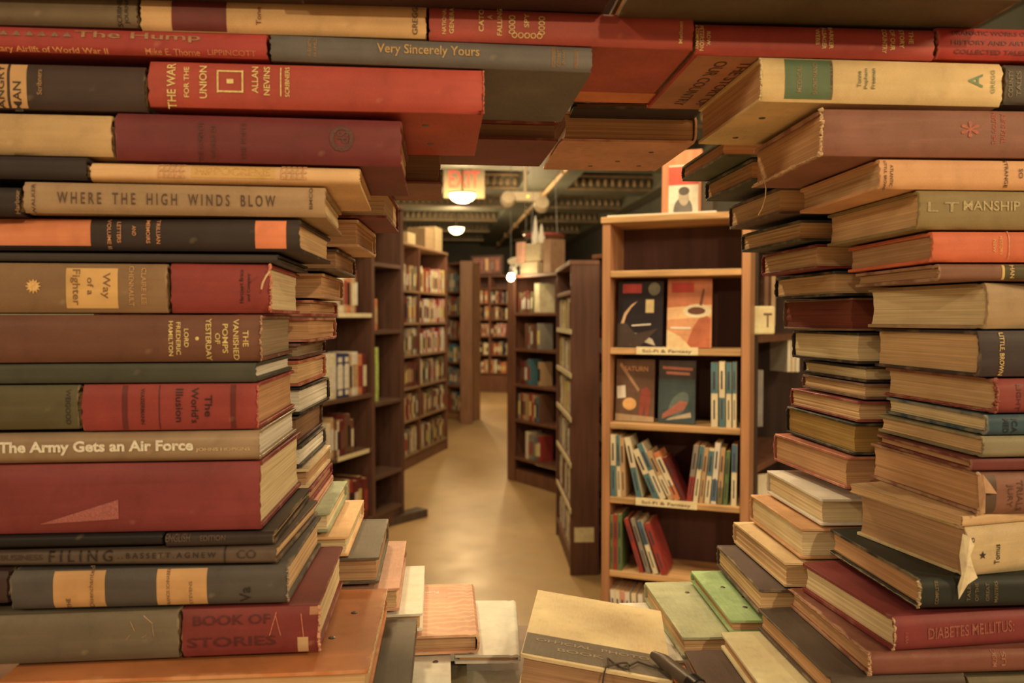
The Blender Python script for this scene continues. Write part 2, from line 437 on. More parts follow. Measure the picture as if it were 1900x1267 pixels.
# ---------------------------------------------------------------- colours as they look under the lamps
RED = (160, 54, 36); CRIM = (138, 44, 32); MAR = (104, 36, 32); BRN = (112, 62, 36); DBR = (66, 44, 30); BLK = (38, 30, 26)
TAN = (158, 116, 66); OLV = (108, 88, 46); SLT = (92, 84, 66); CRM = (216, 172, 106); PCH = (206, 142, 84); ORG = (204, 98, 50); GRN = (66, 68, 46); DGN = (42, 46, 34)
GLD = (226, 172, 88); INK = (48, 34, 24); OLDG = (152, 104, 54)
# ---- rows above the opening
B('top_a', 'dark brown book jutting out along the top edge, topmost on the left', 556, -60, -11, 'L', DBR, L=.27, W=.19, d=.558, yaw=4)
B('top_b', 'dark maroon book jutting out along the top edge above the middle of the stacks', 1135, -60, -8, 'L', (70, 40, 30), L=.22, W=.19, d=.562, yaw=4)
B('top_c', 'dark olive book whose shadowed underside shows along the top right edge', 1900, -40, 0, 'L', (84, 66, 40), L=.275, W=.17, d=.560, yaw=4)
B('r0_green', 'green-tan book with faint dark lettering at the top left corner', 262, -8, 50, 'L', (104, 80, 48), texts=[('SCRIBNER', 222, 20, 9, 54, 90, INK), ('JOURNAL', 236, 18, 9, 50, 90, INK)])
B('r0_cream', 'long cream book with a dark red spine label in the top row', 794, 10, 70, 'L', (204, 146, 80), L=.206, wear=.7, tilt=.004,
  patches=[(318, 420, 0, 60, (110, 38, 30))], texts=[('Tone', 480, 30, 9, 32, 90, (120, 50, 30)), ('GREGG', 770, 38, 10, 50, 90, (90, 60, 36))])
B('r0_catfall', 'red top row hardback with a gilt chain border and an orange strip underneath', 1287, 30, 91, 'L', (172, 62, 44), L=.202, W=.152, tilt=.012, wear=.3,
  texts=[('NATIONAL', 824, 38, 7, 48, 90, GLD), ('GENERAL', 838, 34, 8, 54, 90, GLD), ('CATO', 893, 37, 9, 42, 90, GLD), ('A', 909, 32, 9, 8, 90, GLD), ('FALLING', 927, 40, 9, 50, 90, GLD), ('SPY', 977, 38, 9, 26, 90, GLD),
         ('OOOO', 950, 46, 12, 34, 90, GLD), ('OOOO', 1005, 48, 12, 34, 90, GLD), ('OOOOO', 978, 66, 10, 56, 0, GLD), ('Methuen', 1263, 60, 7, 40, 90, GLD)],
  under=[(-.101, .1005, .118, .149, (216, 112, 54))])
st = B('r0_story', 'red hardback lettered The Story of Our Country with its tan titled underside, top row', 1291, 42, 100, 'R', (166, 52, 38), L=.180, W=.155, wear=.3,
  texts=[('ROW,', 1314, 72, 8, 26, -90, GLD), ('PETERSON', 1302, 70, 8, 46, -90, GLD), ('& COMPANY', 1293.5, 68, 6, 46, -90, GLD), ('BARKER', 1542, 70, 8, 42, -90, GLD), ('ALSAGER', 1529, 70, 8, 42, -90, GLD), ('WEBB', 1517, 68, 8, 30, -90, GLD),
         ('THE', 1690, 70, 9, 24, -90, GLD), ('STORY', 1673, 72, 9, 36, -90, GLD), ('OF OUR', 1656, 74, 9, 40, -90, GLD), ('COUNTRY', 1641, 76, 9, 46, -90, GLD)],
  under=[(-.0895, -.001, .004, .152, (172, 104, 62))])
mb = MB()
for s_, x_, h_ in (('THE STORY OF', -.046, .010), ('OUR COUNTRY', -.066, .010)):
    v_, f_ = glyphs(s_)
    mb.add([(x_ + b_ * h_, .078 + a_ * .125, -.00042) for a_, b_ in v_], f_)
mb.build('lettering', gilt((84, 40, 28)), st)
B('r0_redcloth', 'bright red book with worn dark lettering at the right end of the top row', 1729, 48, 107, 'R', (176, 44, 34), L=.2, wear=.7,
  texts=[('DRAMATIC WORKS OF', 1838, 62, 8, 150, 0, (104, 40, 34)), ('HISTORY AND ARTS', 1838, 80, 8, 150, 0, (104, 40, 34)), ('COLLECTED TALES', 1838, 97, 8, 140, 0, (104, 40, 34))])
# ---- left stack, spines towards the aisle
B('r1_hump', 'red hardback with gilt title The Hump, second row on the left', 503, 62, 108, 'L', (158, 44, 34), L=.235, wear=.6,
  texts=[('The Hump', 256, 68, 16, 220, 0, (150, 100, 56)), ('^', 66, 62, 9, 130, 0, (120, 78, 48)), ('Military Airlift of World War II', 84, 92, 11, 214, 0, (220, 130, 66)), ('Mike E. Thorne', 320, 96, 10, 96, 0, (200, 110, 58)), ('LIPPINCOTT', 430, 98, 9, 86, 0, (190, 96, 52))])
B('r1_vsy', 'slate blue hardback titled Very Sincerely Yours above the opening', 1099, 86, 133, 'L', (98, 87, 70), L=.233, W=.152, fx=1040, tilt=.009, wear=.35,
  texts=[('Very Sincerely Yours', 795, 95, 22, 184, 0, (178, 128, 62)), ('ELIZABETH', 574, 88, 5, 30, 90, OLDG), ('FAIRFIELD', 585, 88, 5, 32, 90, OLDG), ('CORBETT', 1037, 106, 6, 34, 90, OLDG), ('EVANS', 1046, 106, 5, 26, 90, OLDG), ('IIII', 1027, 105, 38, 6, 0, OLDG), ('IIII', 1069, 109, 34, 6, 0, OLDG)])
B('r2_war', 'large red hardback lettered The War for the Union, jutting over the opening', 897, 128, 211, 'L', (172, 56, 38), L=.243, W=.153, fx=881, wear=.35, t=.003,
  texts=[('THE WAR', 318, 158, 15, 80, 90, GLD), ('FOR THE', 346, 152, 9, 54, 90, GLD), ('UNION', 377, 152, 13, 58, 90, GLD), ('ALLAN', 473, 148, 11, 48, 90, GLD), ('NEVINS', 495, 150, 11, 52, 90, GLD), ('SCRIBNERS', 533, 152, 8, 54, 90, GLD), ('#', 521, 152, 2, 52, 90, GLD),
         ('1', 427, 151, 12, 8, 90, GLD), ('#', 404, 151, 40, 3, 0, GLD), ('#', 450, 151, 40, 3, 0, GLD), ('#', 427, 132, 3, 46, 0, GLD), ('#', 427, 170, 3, 46, 0, GLD)],
  screws=[(.075, .040, 'bottom'), (.078, .105, 'bottom')])
B('r2_man', 'dark brown hardback with a tan titled panel, third row at the left edge', 278, 122, 207, 'L', (60, 40, 29), L=.24,
  patches=[(-40, 14, 120, 206, (190, 132, 70)), (18, 50, 120, 206, (196, 138, 74))], texts=[('ANGRY', 2, 160, 12, 80, 90, INK), ('MAN', 32, 178, 14, 52, 90, INK), ('Scribners', 73, 152, 9, 46, 90, OLDG)])
B('r3_maroon', 'maroon hardback with a round dark seal on its spine, fourth row on the left', 745, 222, 308, 'L', (112, 38, 34), L=.205, W=.146, fx=760, tilt=.006, wear=.5, b=.004,
  texts=[('O', 634, 257, 48, 44, 0, (88, 44, 32)), ('SP', 636, 255, 20, 22, -90, (88, 44, 32)), ('THE COMPLETE', 372, 262, 8, 70, 90, (84, 34, 28)), ('WORKS OF', 396, 262, 8, 60, 90, (84, 34, 28)), ('THE POETS', 452, 262, 8, 66, 90, (84, 34, 28))])
B('r3_tan', 'plain tan cloth book, fourth row at the left edge', 215, 213, 290, 'L', (176, 132, 74), L=.22)
B('r4_cream', 'peach cream hardback with faint embossed lettering, fifth row on the left', 668, 310, 345, 'L', (222, 158, 92), L=.196, W=.14, fx=690, wear=.2, b=.006,
  patches=[(355, 510, 297, 332, (214, 156, 74))], texts=[('HIPPOCRENE', 432, 318, 14, 130, 0, (200, 138, 64)), ('EEEEE', 318, 316, 26, 46, 0, (196, 132, 74)), ('EEEEE', 545, 320, 26, 46, 0, (196, 132, 74))], pages='cream')
B('r4_black', 'plain black book, fifth row at the left edge', 163, 291, 334, 'L', (44, 34, 28), L=.22, W=.14)
B('r5_where', 'grey-tan hardback lettered Where the High Winds Blow, left stack', 604, 347, 403, 'L', (158, 118, 72), L=.216, W=.138, fx=636, wear=.3, pages='cream',
  texts=[('W H E R E    T H E    H I G H    W I N D S    B L O W', 312, 370, 21, 376, 0, (82, 54, 32)), ('WALKER', 62, 369, 6, 56, 90, (82, 54, 32)), ('BMCO', 577, 368, 6, 40, 90, (82, 54, 32))])
B('r5_black', 'black book with a worn lettered end beside the grey-tan title, at the left edge', 42, 347, 400, 'L', (42, 32, 26), L=.2, W=.14, texts=[('Harbour', 32, 374, 8, 44, 90, OLDG)])
B('r6_orange', 'black and brown hardback with two orange panels, left stack', 556, 407, 467, 'L', (52, 38, 30), L=.235, W=.138, fx=615, wear=.5, pages='tan',
  patches=[(-60, 168, 408, 456, (222, 116, 62)), (473, 531, 405, 461, (222, 110, 60))],
  texts=[('VOLUME II', 203, 434, 7, 54, -90, (196, 120, 64)), ('LETTERS', 221, 431, 7, 38, -90, (196, 120, 64)), ('AND', 249, 428, 7, 18, -90, (196, 120, 64)), ('MEMOIRS', 275, 430, 7, 42, -90, (196, 120, 64)), ('TRILLIAN', 294, 430, 7, 44, -90, (196, 120, 64))])
B('r7_thin', 'thin dark grey book with white page edges under the black and orange spine', 516, 472, 488, 'L', (54, 42, 32), L=.25, W=.14, fx=573, pages='white', b=.001, t=.0018, wear=.2)
B('r8_crim', 'crimson hardback with small black lettering and a ragged end, left stack', 502, 489, 581, 'L', (142, 46, 36), L=.0745, W=.145, fx=557, wear=.6, pages='cream', b=.004,
  texts=[('Harcourt Brace', 448, 531, 7, 62, 90, (36, 20, 20)), ('and Company', 462, 533, 7, 52, 90, (36, 20, 20))])
B('r8_way', 'tan hardback with a pale title panel Way of a Fighter, left stack', 313, 489, 581, 'L', (126, 88, 50), L=.225, W=.145, wear=.7,
  patches=[(122, 219, 497, 572, (206, 148, 72))], texts=[('Way', 196, 530, 17, 48, -90, (120, 78, 40)), ('of a', 168, 531, 11, 32, -90, (120, 78, 40)), ('Fighter', 140, 533, 17, 66, -90, (120, 78, 40)), ('CLAIRE LEE', 267, 531, 9, 68, -90, (180, 126, 66)), ('CHENNAULT', 244, 531, 9, 74, -90, (180, 126, 66)), ('%', 62, 531, 28, 28, 0, (224, 154, 76))])
B('r9_van', 'brown hardback with pale title The Vanished Pomps of Yesterday, left stack', 484, 584, 671, 'L', (106, 60, 38), L=.24, W=.145, fx=543, wear=.5, pages='grey', b=.004,
  texts=[('THE', 456, 628, 10, 30, -90, GLD), ('VANISHED', 438, 630, 10, 76, -90, GLD), ('POMPS', 418, 628, 10, 54, -90, GLD), ('OF', 404, 628, 9, 20, -90, GLD), ('YESTERDAY', 387, 630, 10, 78, -90, GLD), ('.', 366, 628, 7, 7, 0, GLD), ('LORD', 346, 627, 8, 34, -90, GLD), ('FREDERIC', 331, 628, 8, 60, -90, GLD), ('HAMILTON', 317, 628, 8, 64, -90, GLD)])
B('r10_green', 'thin plain dark green book with pale page edges, left stack', 475, 673, 709, 'L', (66, 62, 43), L=.25, W=.14, fx=542, pages='white', b=.0015, wear=.1)
B('r11_world', 'crimson hardback lettered The World\'s Illusion in black, left stack', 478, 711, 797, 'L', (146, 46, 36), L=.128, W=.15, fx=546, wear=.5, pages='rust',
  patches=[(226, 237, 711, 797, (104, 34, 28)), (294, 297, 711, 797, (90, 30, 26)), (427, 438, 711, 797, (104, 34, 28))],
  texts=[('The', 387, 753, 13, 40, -90, (44, 20, 18)), ("World's", 362, 752, 13, 66, -90, (44, 20, 18)), ('Illusion', 333, 752, 13, 62, -90, (44, 20, 18)), ('WASSERMANN', 265, 754, 7, 66, -90, (44, 20, 18))])
B('r11_olive', 'dark olive hardback with a worn tan end, left edge below the thin green book', 145, 714, 797, 'L', (80, 68, 36), L=.21, W=.14, wear=.9, texts=[('WEIGOOD', 127, 755, 9, 66, -90, (44, 36, 24))])
B('r12_army', 'grey hardback lettered The Army Gets an Air Force, left stack', 481, 799, 855, 'L', (146, 112, 72), L=.238, W=.15, fx=549, wear=.3, pages='white', b=.005, kind='smooth', rough=.35,
  texts=[('!The Army Gets an Air Force', 180, 831, 26, 342, 0, (240, 208, 148)), ('JOHNS HOPKINS', 414, 834, 8, 98, 0, (196, 152, 94))])
B('r13_red', 'very thick red cloth volume with a paler wedge mark, largest book of the left stack', 483, 857, 985, 'L', (124, 42, 36), L=.265, W=.158, fx=557, wear=.5, pages='cream', t=.0035, b=.004, texts=[('<', 146, 950, 44, 142, 0, (156, 76, 60))])
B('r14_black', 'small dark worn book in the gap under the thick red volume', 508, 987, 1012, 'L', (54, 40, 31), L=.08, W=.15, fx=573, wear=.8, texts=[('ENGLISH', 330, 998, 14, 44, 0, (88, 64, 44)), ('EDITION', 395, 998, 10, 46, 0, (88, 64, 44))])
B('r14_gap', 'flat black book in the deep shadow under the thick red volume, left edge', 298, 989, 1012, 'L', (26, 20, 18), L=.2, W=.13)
B('r15_filing', 'thin grey-brown book lettered Filing in dark capitals, left stack', 512, 1014, 1048, 'L', (88, 66, 46), L=.25, W=.15, fx=588, wear=.7, b=.005,
  texts=[('BUSINESS', 40, 1034, 11, 76, 0, (62, 44, 32)), ('F I L I N G', 150, 1032, 21, 116, 0, (40, 28, 22)), ('. . B A S S E T T . A G N E W', 310, 1030, 11, 180, 0, (44, 31, 24)), ('#', 417, 1029, 30, 3, 0, INK), ('CO', 457, 1028, 16, 36, 0, (62, 44, 32))])
B('r16_slate', 'slate hardback with two tan title panels, left stack above the olive book', 534, 1050, 1121, 'L', (78, 68, 54), L=.204, W=.15, fx=594, wear=.6, b=.004,
  patches=[(98, 195, 1050, 1133, (194, 134, 70)), (290, 384, 1050, 1128, (200, 140, 74))],
  texts=[('Disenchanted', 169, 1090, 8, 76, 90, (110, 74, 42)), ('THE', 127, 1120, 8, 20, 90, (80, 50, 30)), ('FRANCIS SCHNABEL', 312, 1090, 6, 70, 90, (110, 74, 42)), ('STEVENS', 354, 1100, 6, 44, 90, (120, 80, 46)), ('Va', 455, 1103, 20, 30, 90, (40, 32, 26))])
B('r16_dark', 'dark book end at the far left beside the slate book', 2, 1061, 1121, 'L', (56, 36, 28), L=.2, W=.15)
B('r17_stories', 'faded red hardback Book of Stories with paper repairs on its end, left stack', 592, 1124, 1212, 'L', (126, 42, 34), L=.103, W=.155, fx=634, wear=.95, pages='cream', b=.003,
  patches=[(552, 572, 1182, 1217, (200, 150, 90), 'paper_scrap'), (574, 592, 1122, 1140, (178, 110, 66), 'paper_scrap')],
  texts=[('BOOK OF', 430, 1150, 18, 140, 0, (84, 28, 25)), ('STORIES', 430, 1190, 18, 160, 0, (84, 28, 25)), ('#', 506, 1158, 46, 1.5, -16, (196, 100, 64)), ('#', 516, 1160, 40, 1.2, 14, (196, 100, 64)), ('#', 561, 1160, 44, 1.5, 6, (206, 110, 68))])
B('r17_olive', 'grey-green hardback with scratches near its end, bottom of the left stack', 328, 1134, 1224, 'L', (102, 84, 56), L=.215, W=.15, wear=.8, b=.004, texts=[('#', 246, 1162, 20, 1.2, 24, (170, 124, 72)), ('#', 238, 1182, 12, 1, -38, (150, 110, 66)), ('#', 274, 1150, 22, 1.2, 52, (180, 132, 76)), ('#', 284, 1168, 26, 1, 8, (160, 118, 70)), ('#', 268, 1180, 10, 1, -60, (160, 118, 70))])
B('r18_orange', 'orange-brown leather book with two screws at the foot of the left stack', 684, 1243, 1306, 'L', (190, 104, 48), L=.252, W=.172, fx=716, d=.556, o='f', wear=.7, kind='smooth', rough=.35, pages='tan',
  screws=[(-.103, .06, 'top'), (-.092, .112, 'top')])
# ---- right stack, spines towards the aisle
B('gregg', 'cream hardback with a green spine label at the upper right of the opening', 1412, 104, 187, 'R', (212, 166, 96), L=.179, W=.15, fx=1292, wear=.4, pages='rust', b=.003,
  patches=[(1457, 1544, 107, 184, (88, 106, 62)), (1541, 1545, 107, 184, (120, 84, 46))],
  texts=[('Tonne', 1594, 147, 8, 30, 90, (90, 100, 56)), ('Popham', 1607, 146, 8, 38, 90, (90, 100, 56)), ('Freeman', 1620, 146, 8, 38, 90, (90, 100, 56)), ('GREGG', 1842, 152, 8, 44, 90, (130, 128, 76)), ('A', 1810, 150, 28, 26, 90, (100, 122, 72)), ('MEDICAL', 1483, 146, 9, 50, 90, (134, 100, 58)), ('SHORTHAND', 1512, 146, 9, 58, 90, (134, 100, 58))],
  screws=[(-.074, .05, 'bottom'), (-.070, .12, 'bottom')])
B('r2_right', 'dark grey-brown book end beside the cream book with the green label, right edge', 1857, 118, 193, 'R', (82, 68, 50), L=.2, texts=[('COUNTY', 1875, 155, 9, 50, 90, (120, 96, 62)), ('TALES', 1890, 155, 9, 46, 90, (120, 96, 62))])
B('r3_right', 'wide brown cloth volume with frayed corners and faint red lettering, right stack', 1524, 200, 289, 'R', (140, 82, 56), L=.235, W=.15, fx=1394, wear=1.1, pages='rust', t=.0034,
  texts=[('THE GOLDEN', 1845, 238, 9, 60, 90, (172, 70, 44)), ('TREASURY', 1862, 238, 9, 56, 90, (172, 70, 44)), ('*', 1800, 240, 30, 34, 0, (170, 74, 46))])
B('r4_right', 'peach hardback lettered Strange near the right edge, right stack', 1632, 294, 350, 'R', (222, 146, 84), L=.20, W=.146, fx=1480, wear=.3, pages='tan',
  texts=[('LITTLE, BROWN', 1642, 326, 6, 56, -90, (70, 44, 28)), ('ATLANTIC', 1654, 326, 6, 40, -90, (70, 44, 28)), ('STRANGE', 1867, 322, 7, 52, -90, (70, 44, 28)), ('SO', 1894, 322, 8, 18, -90, (70, 44, 28))])
B('r5_right', 'olive hardback with embossed capitals, right stack under the peach book', 1704, 352, 425, 'R', (138, 110, 58), L=.2, W=.152, fx=1531, wear=.4, pages='tan',
  texts=[('MANSHIP', 1840, 382, 18, 110, 0, (172, 142, 82)), ('L T', 1750, 384, 18, 60, 0, (160, 130, 74))])
B('r6_right', 'bright orange cloth book, right stack', 1729, 429, 486, 'R', (216, 92, 50), L=.2, W=.145, fx=1570, wear=.3, pages='brown', texts=[('NEW', 1845, 456, 6, 24, -90, (226, 140, 66)), ('HISTORY', 1857, 456, 6, 36, -90, (226, 140, 66)), ('#', 1872, 455, 52, 2, 0, (226, 120, 70))])
B('r7_right', 'brown book with a yellow-ruled green label, right stack under the orange book', 1742, 489, 521, 'R', (128, 78, 50), L=.19, W=.14, fx=1584, wear=.9, pages='brown',
  patches=[(1860, 1864, 488, 521, (220, 170, 80)), (1865, 1930, 488, 521, (84, 70, 36))], texts=[('HAN', 1878, 504, 8, 24, -90, (214, 160, 80))])
B('r8_right', 'thick pale tan book with a library stamp on its page edges, right stack', 1832, 524, 611, 'R', (160, 122, 74), L=.2, W=.132, fx=1602, wear=.5, pages='cream', t=.003)
B('r9_right', 'dark slate book lettered Little Brown with thick tan pages, right stack', 1816, 613, 700, 'R', (60, 46, 40), L=.2, W=.145, fx=1622, wear=.6, pages='tan', texts=[('LITTLE, BROWN', 1858, 657, 11, 80, -90, (214, 160, 84))])
B('r10_right', 'crimson book with a torn ragged spine, right stack', 1848, 703, 768, 'R', (138, 52, 40), L=.2, W=.150, fx=1642, wear=1.1, pages='tan', b=.005, texts=[('LIGHT', 1890, 738, 9, 50, -90, (90, 34, 28))])
B('r11_right', 'teal book with dark lettering, right stack under the torn crimson book', 1830, 770, 808, 'R', (54, 76, 74), L=.2, W=.145, fx=1644, wear=.9, pages='cream', texts=[('MED', 1866, 790, 11, 28, -90, (24, 34, 34)), ('ICA', 1882, 790, 11, 28, -90, (24, 34, 34))])
B('r12_right', 'pale olive book under the teal book, right stack', 1824, 810, 850, 'R', (134, 116, 74), L=.2, W=.148, fx=1630, wear=.4, pages='tan')
B('r13_right', 'thin dark red book with a crumpled end, right stack', 1800, 852, 874, 'R', (110, 42, 34), L=.2, W=.135, fx=1628, wear=.7, pages='rust', b=.001, t=.002)
B('r14_right', 'thick brown book with torn spine cloth lettered Jury, right stack', 1820, 877, 957, 'R', (134, 80, 54), L=.2, W=.152, fx=1616, wear=1.1, pages='rust', b=.005,
  patches=[(1822, 1848, 884, 955, (92, 66, 44), 'torn_spine')], texts=[('JURY', 1873, 920, 13, 44, -90, (96, 56, 38)), ('TRIALS', 1892, 920, 12, 60, -90, (96, 56, 38))])
B('r15_pamphlet', 'limp tan pamphlet folded on top of the cream starred volume, right stack', 1786, 958, 978, 'R', (200, 150, 90), L=.17, W=.128, fx=1577, soft=True, pages='tan', name='pamphlet', cat='booklet')
B('r15_tomus', 'cream volume with a star and the word Tomus on its torn paper spine, right stack', 1796, 979, 1073, 'R', (196, 158, 98), L=.2, W=.130, fx=1592, wear=.9, pages='brown', b=.005,
  texts=[('@', 1823, 1030, 17, 17, 0, (50, 38, 30)), ('Tomus', 1850, 1028, 12, 38, 90, (50, 38, 30)), ('O', 1806, 1002, 7, 9, 90, (50, 38, 30))])
B('r16_right', 'dark green hardback with gilt bands and scuffed corners, right stack', 1706, 1075, 1131, 'R', (38, 40, 30), L=.2, W=.15, fx=1543, wear=.7, pages='rust', b=.004,
  texts=[('COMPLETE', 1738, 1100, 7, 44, 90, (110, 84, 44)), ('TALES', 1797, 1098, 7, 36, 90, (104, 80, 44)), ('OF THE', 1812, 1098, 7, 34, 90, (104, 80, 44)), ('GREAT', 1832, 1098, 7, 34, 90, (104, 80, 44)), ('MASTERS', 1848, 1098, 7, 40, 90, (104, 80, 44))])
B('r17_right', 'dark red hardback lettered Diabetes Mellitus, bottom of the right stack', 1660, 1147, 1211, 'R', (130, 44, 38), L=.215, W=.143, fx=1492, wear=.4, pages='cream', b=.004, t=.003,
  texts=[('DIABETES MELLITUS:', 1802, 1168, 22, 180, 2, (150, 72, 50)), ('VERY', 1682, 1183, 6, 24, 90, (150, 72, 50))])
B('r18_right', 'worn brown-red book with a ragged strap of cloth, under the Diabetes volume', 1614, 1214, 1257, 'R', (128, 66, 44), L=.215, W=.152, fx=1469, wear=1.0, pages='rust', b=.004, texts=[('MUSIC', 1845, 1222, 9, 30, 90, (160, 90, 56)), ('US', 1862, 1222, 9, 26, 90, (160, 90, 56))])
B('r19_right', 'dark grey-brown book with a flecked cover, foot of the right stack', 1543, 1260, 1309, 'R', (80, 60, 42), L=.145, W=.152, fx=1410, wear=.6, pages='rust', b=.004)
B('r19_olive', 'olive brown book at the bottom right corner', 1806, 1259, 1304, 'R', (104, 86, 52), L=.18, W=.15, wear=.5)
B('r20_right', 'pale cream book with one screw in its cover, bottom right of the opening', 1443, 1315, 1352, 'R', (224, 190, 120), L=.2, W=.15, fx=1341, wear=.5, pages='rust', screws=[(-.055, .105, 'top')])
B('r21_right', 'dark brown book lowest on the right of the opening', 1352, 1358, 1392, 'R', (92, 64, 46), L=.2, W=.15, fx=1273, wear=.4, pages='tan')
B('r21_corner', 'pinkish book tucked under the dark brown book at the bottom of the opening', 1315, 1394, 1430, 'R', (196, 96, 60), L=.2, W=.15, fx=1240, wear=.4, pages='tan')
late()

def fray(key, side, o, which, col=(206, 158, 98), r=.0009, amp=.0007, n=34, lo=0, hi=1):
    """loose threads along a worn edge: 'v' the spine end, 'b' / 't' the end of the lower / upper board"""
    q = BOOKS[key]; L, W, T = q['L'], q['W'], q['T']; sg = (1 if side == 'L' else -1) * (1 if o == 's' else -1); rr_ = random.Random(key + which)
    pts = []; rad = []
    for i in range(n + 1):
        u = lo + (hi - lo) * i / n; j = lambda: rr_.uniform(-amp, amp)
        if which == 'v': pts.append((sg * (L / 2 + .0002) + j(), (0 if o == 's' else W) + prof(T * u, T, .003) * (o == 's') + j(), T * min(.97, max(.03, u)) + j() * .5))
        else: pts.append((sg * (L / 2 + .0002) + j(), W * u + j(), (.0013 if which == 'b' else T - .0013) + j() * .6))
        rad.append(r * rr_.uniform(.35, 1.25))
    a = MB(); a.tube(pts, r, 6, 0, rad); a.build('frayed_edge', plain('frayed_cloth', col, .9, 0, .25, 300), q['root'], 60)
fray('r3_right', 'R', 's', 'v', r=.0016, amp=.0010); fray('r3_right', 'R', 's', 'b', r=.0013); fray('r2_war', 'L', 's', 'v', (190, 90, 60), .0007, .0003); fray('r8_crim', 'L', 's', 'v', (206, 112, 76), .0013, .0008)
fray('r9_van', 'L', 's', 'v', (176, 122, 80), .0009); fray('r10_right', 'R', 's', 'v', (150, 70, 50), .0016, .0014); fray('r10_right', 'R', 's', 'b', (150, 60, 44), .0010); fray('r14_right', 'R', 's', 'v', (190, 146, 92), .0013, .0010)
fray('r16_right', 'R', 's', 'v', (176, 140, 90), .0012, .0010); fray('r16_right', 'R', 's', 'b', (150, 124, 84), .0006, .0004); fray('r17_right', 'R', 's', 'v', (196, 150, 96), .0010, .0006); fray('r18_right', 'R', 's', 'v', (196, 140, 92), .0011, .0010); fray('r18_right', 'R', 's', 't', (170, 110, 70), .0008)
fray('gregg', 'R', 's', 'v', (226, 186, 120), .0008, .0005); fray('r17_stories', 'L', 's', 'v', (206, 130, 84), .0011, .0006); fray('r11_world', 'L', 's', 'v', (190, 90, 60), .0008, .0006); fray('r16_slate', 'L', 's', 'v', (150, 124, 90), .0008); fray('r18_orange', 'L', 'f', 't', (214, 170, 112), .0008, .0004)
def flap(key, pxs, col, name='torn_flap', fwd=.004):
    """a curl of torn spine paper standing off the near corner, outline given in the photograph"""
    q = BOOKS[key]; Y = q['base'].y; inv = (Matrix.Translation(q['org']) @ Matrix.Rotation(q['rot'], 4, 'Z')).inverted(); n = len(pxs)
    c = Vector((sum(p[0] for p in pxs) / n, sum(p[1] for p in pxs) / n)); V = []
    for dy in (0, .0007):
        for i, (x, y) in enumerate(pxs): V.append(inv @ at(x, y, Y - fwd * (.4 + .6 * math.sin(i * 1.9) ** 2) + dy))
        V.append(inv @ at(c.x, c.y, Y - fwd * 1.3 + dy))
    f = [(i, n, (i + 1) % n) for i in range(n)] + [((i + 1) % n + n + 1, n + n + 1, i + n + 1) for i in range(n)] + [(i, (i + 1) % n, (i + 1) % n + n + 1, i + n + 1) for i in range(n)]
    mesh_obj(name, V, f, plain('torn_paper', col, .8, 0, .2, 120), q['root'])
flap('r15_tomus', [(1786, 990), (1800, 996), (1808, 1012), (1800, 1030), (1806, 1052), (1814, 1072), (1796, 1084), (1779, 1112), (1777, 1088), (1784, 1066), (1780, 1030)], (216, 182, 124), fwd=.005)
flap('r14_right', [(1814, 884), (1824, 880), (1838, 898), (1850, 916), (1834, 908), (1825, 924), (1828, 952), (1818, 957)], (176, 124, 78), fwd=.003)

def thread(key, pxs, Y, r=.0005):
    q = BOOKS[key]; inv = (Matrix.Translation(q['org']) @ Matrix.Rotation(q['rot'], 4, 'Z')).inverted(); a = MB()
    a.tube([inv @ at(x, y, Y + dy) for x, y, dy in pxs], r, 6); a.build('loose_thread', plain('pale_thread', (214, 168, 108), .8), q['root'], 60)
thread('r3_right', [(1414, 326, .006), (1418, 334, 0), (1421, 350, -.003), (1420, 368, -.002), (1414, 386, 0), (1407, 399, .004)], .712)
thread('r8_crim', [(500, 504, 0), (494, 512, -.003), (488, 524, -.004), (485, 536, -.002)], .568, .0007)
# ---------------------------------------------------------------- second layer, fore edges towards the aisle
RR = dict(lay='R', o='f')
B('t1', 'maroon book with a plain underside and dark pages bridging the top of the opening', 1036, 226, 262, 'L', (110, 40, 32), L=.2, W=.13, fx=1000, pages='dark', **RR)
B('t2', 'worn peach book bridging the top right of the opening, screws in its underside', 1040, 205, 262, 'R', (190, 122, 78), L=.15, W=.137, o='b', d=.785, fx=1006, maxyaw=22, wear=.9, pages='brown', screws=[(-.03, .035, 'bottom'), (.02, .06, 'bottom'), (.045, .03, 'bottom'), (.05, .085, 'bottom')])
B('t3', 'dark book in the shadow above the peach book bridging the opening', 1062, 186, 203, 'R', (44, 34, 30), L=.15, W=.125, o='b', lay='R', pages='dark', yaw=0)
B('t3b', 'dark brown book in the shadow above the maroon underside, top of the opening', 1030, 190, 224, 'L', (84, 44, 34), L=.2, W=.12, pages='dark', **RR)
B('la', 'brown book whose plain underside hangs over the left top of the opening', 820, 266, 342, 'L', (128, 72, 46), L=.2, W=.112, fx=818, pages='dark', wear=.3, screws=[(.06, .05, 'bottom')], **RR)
B('lb', 'maroon book with a curved spine, rear left stack under the brown overhanging book', 717, 344, 405, 'L', (116, 40, 34), L=.2, W=.138, fx=741, pages='tan', b=.005, **RR)
B('lc', 'cream-backed book with brown page edges, rear left stack below the maroon book', 665, 407, 458, 'L', (196, 140, 84), L=.2, W=.135, fx=699, pages='rust', **RR)
B('ld', 'dark brown book in the rear left stack beside the black and orange spine', 627, 462, 503, 'L', (84, 58, 38), L=.2, W=.135, fx=661, pages='brown', **RR)
B('le', 'tan book with a pale lower board, rear left stack above two red books', 601, 507, 553, 'L', (170, 116, 68), L=.2, W=.138, fx=638, pages='rust', **RR)
B('lf', 'red book with rounded corners, upper of two red books in the rear left stack', 580, 556, 587, 'L', (138, 48, 36), L=.2, W=.14, fx=627, pages='rust', wear=.7, **RR)
B('lg', 'red book with ragged pale spine top, lower of two in the rear left stack', 576, 589, 635, 'L', (130, 46, 34), L=.2, W=.14, fx=625, pages='rust', wear=1.0, b=.005, **RR)
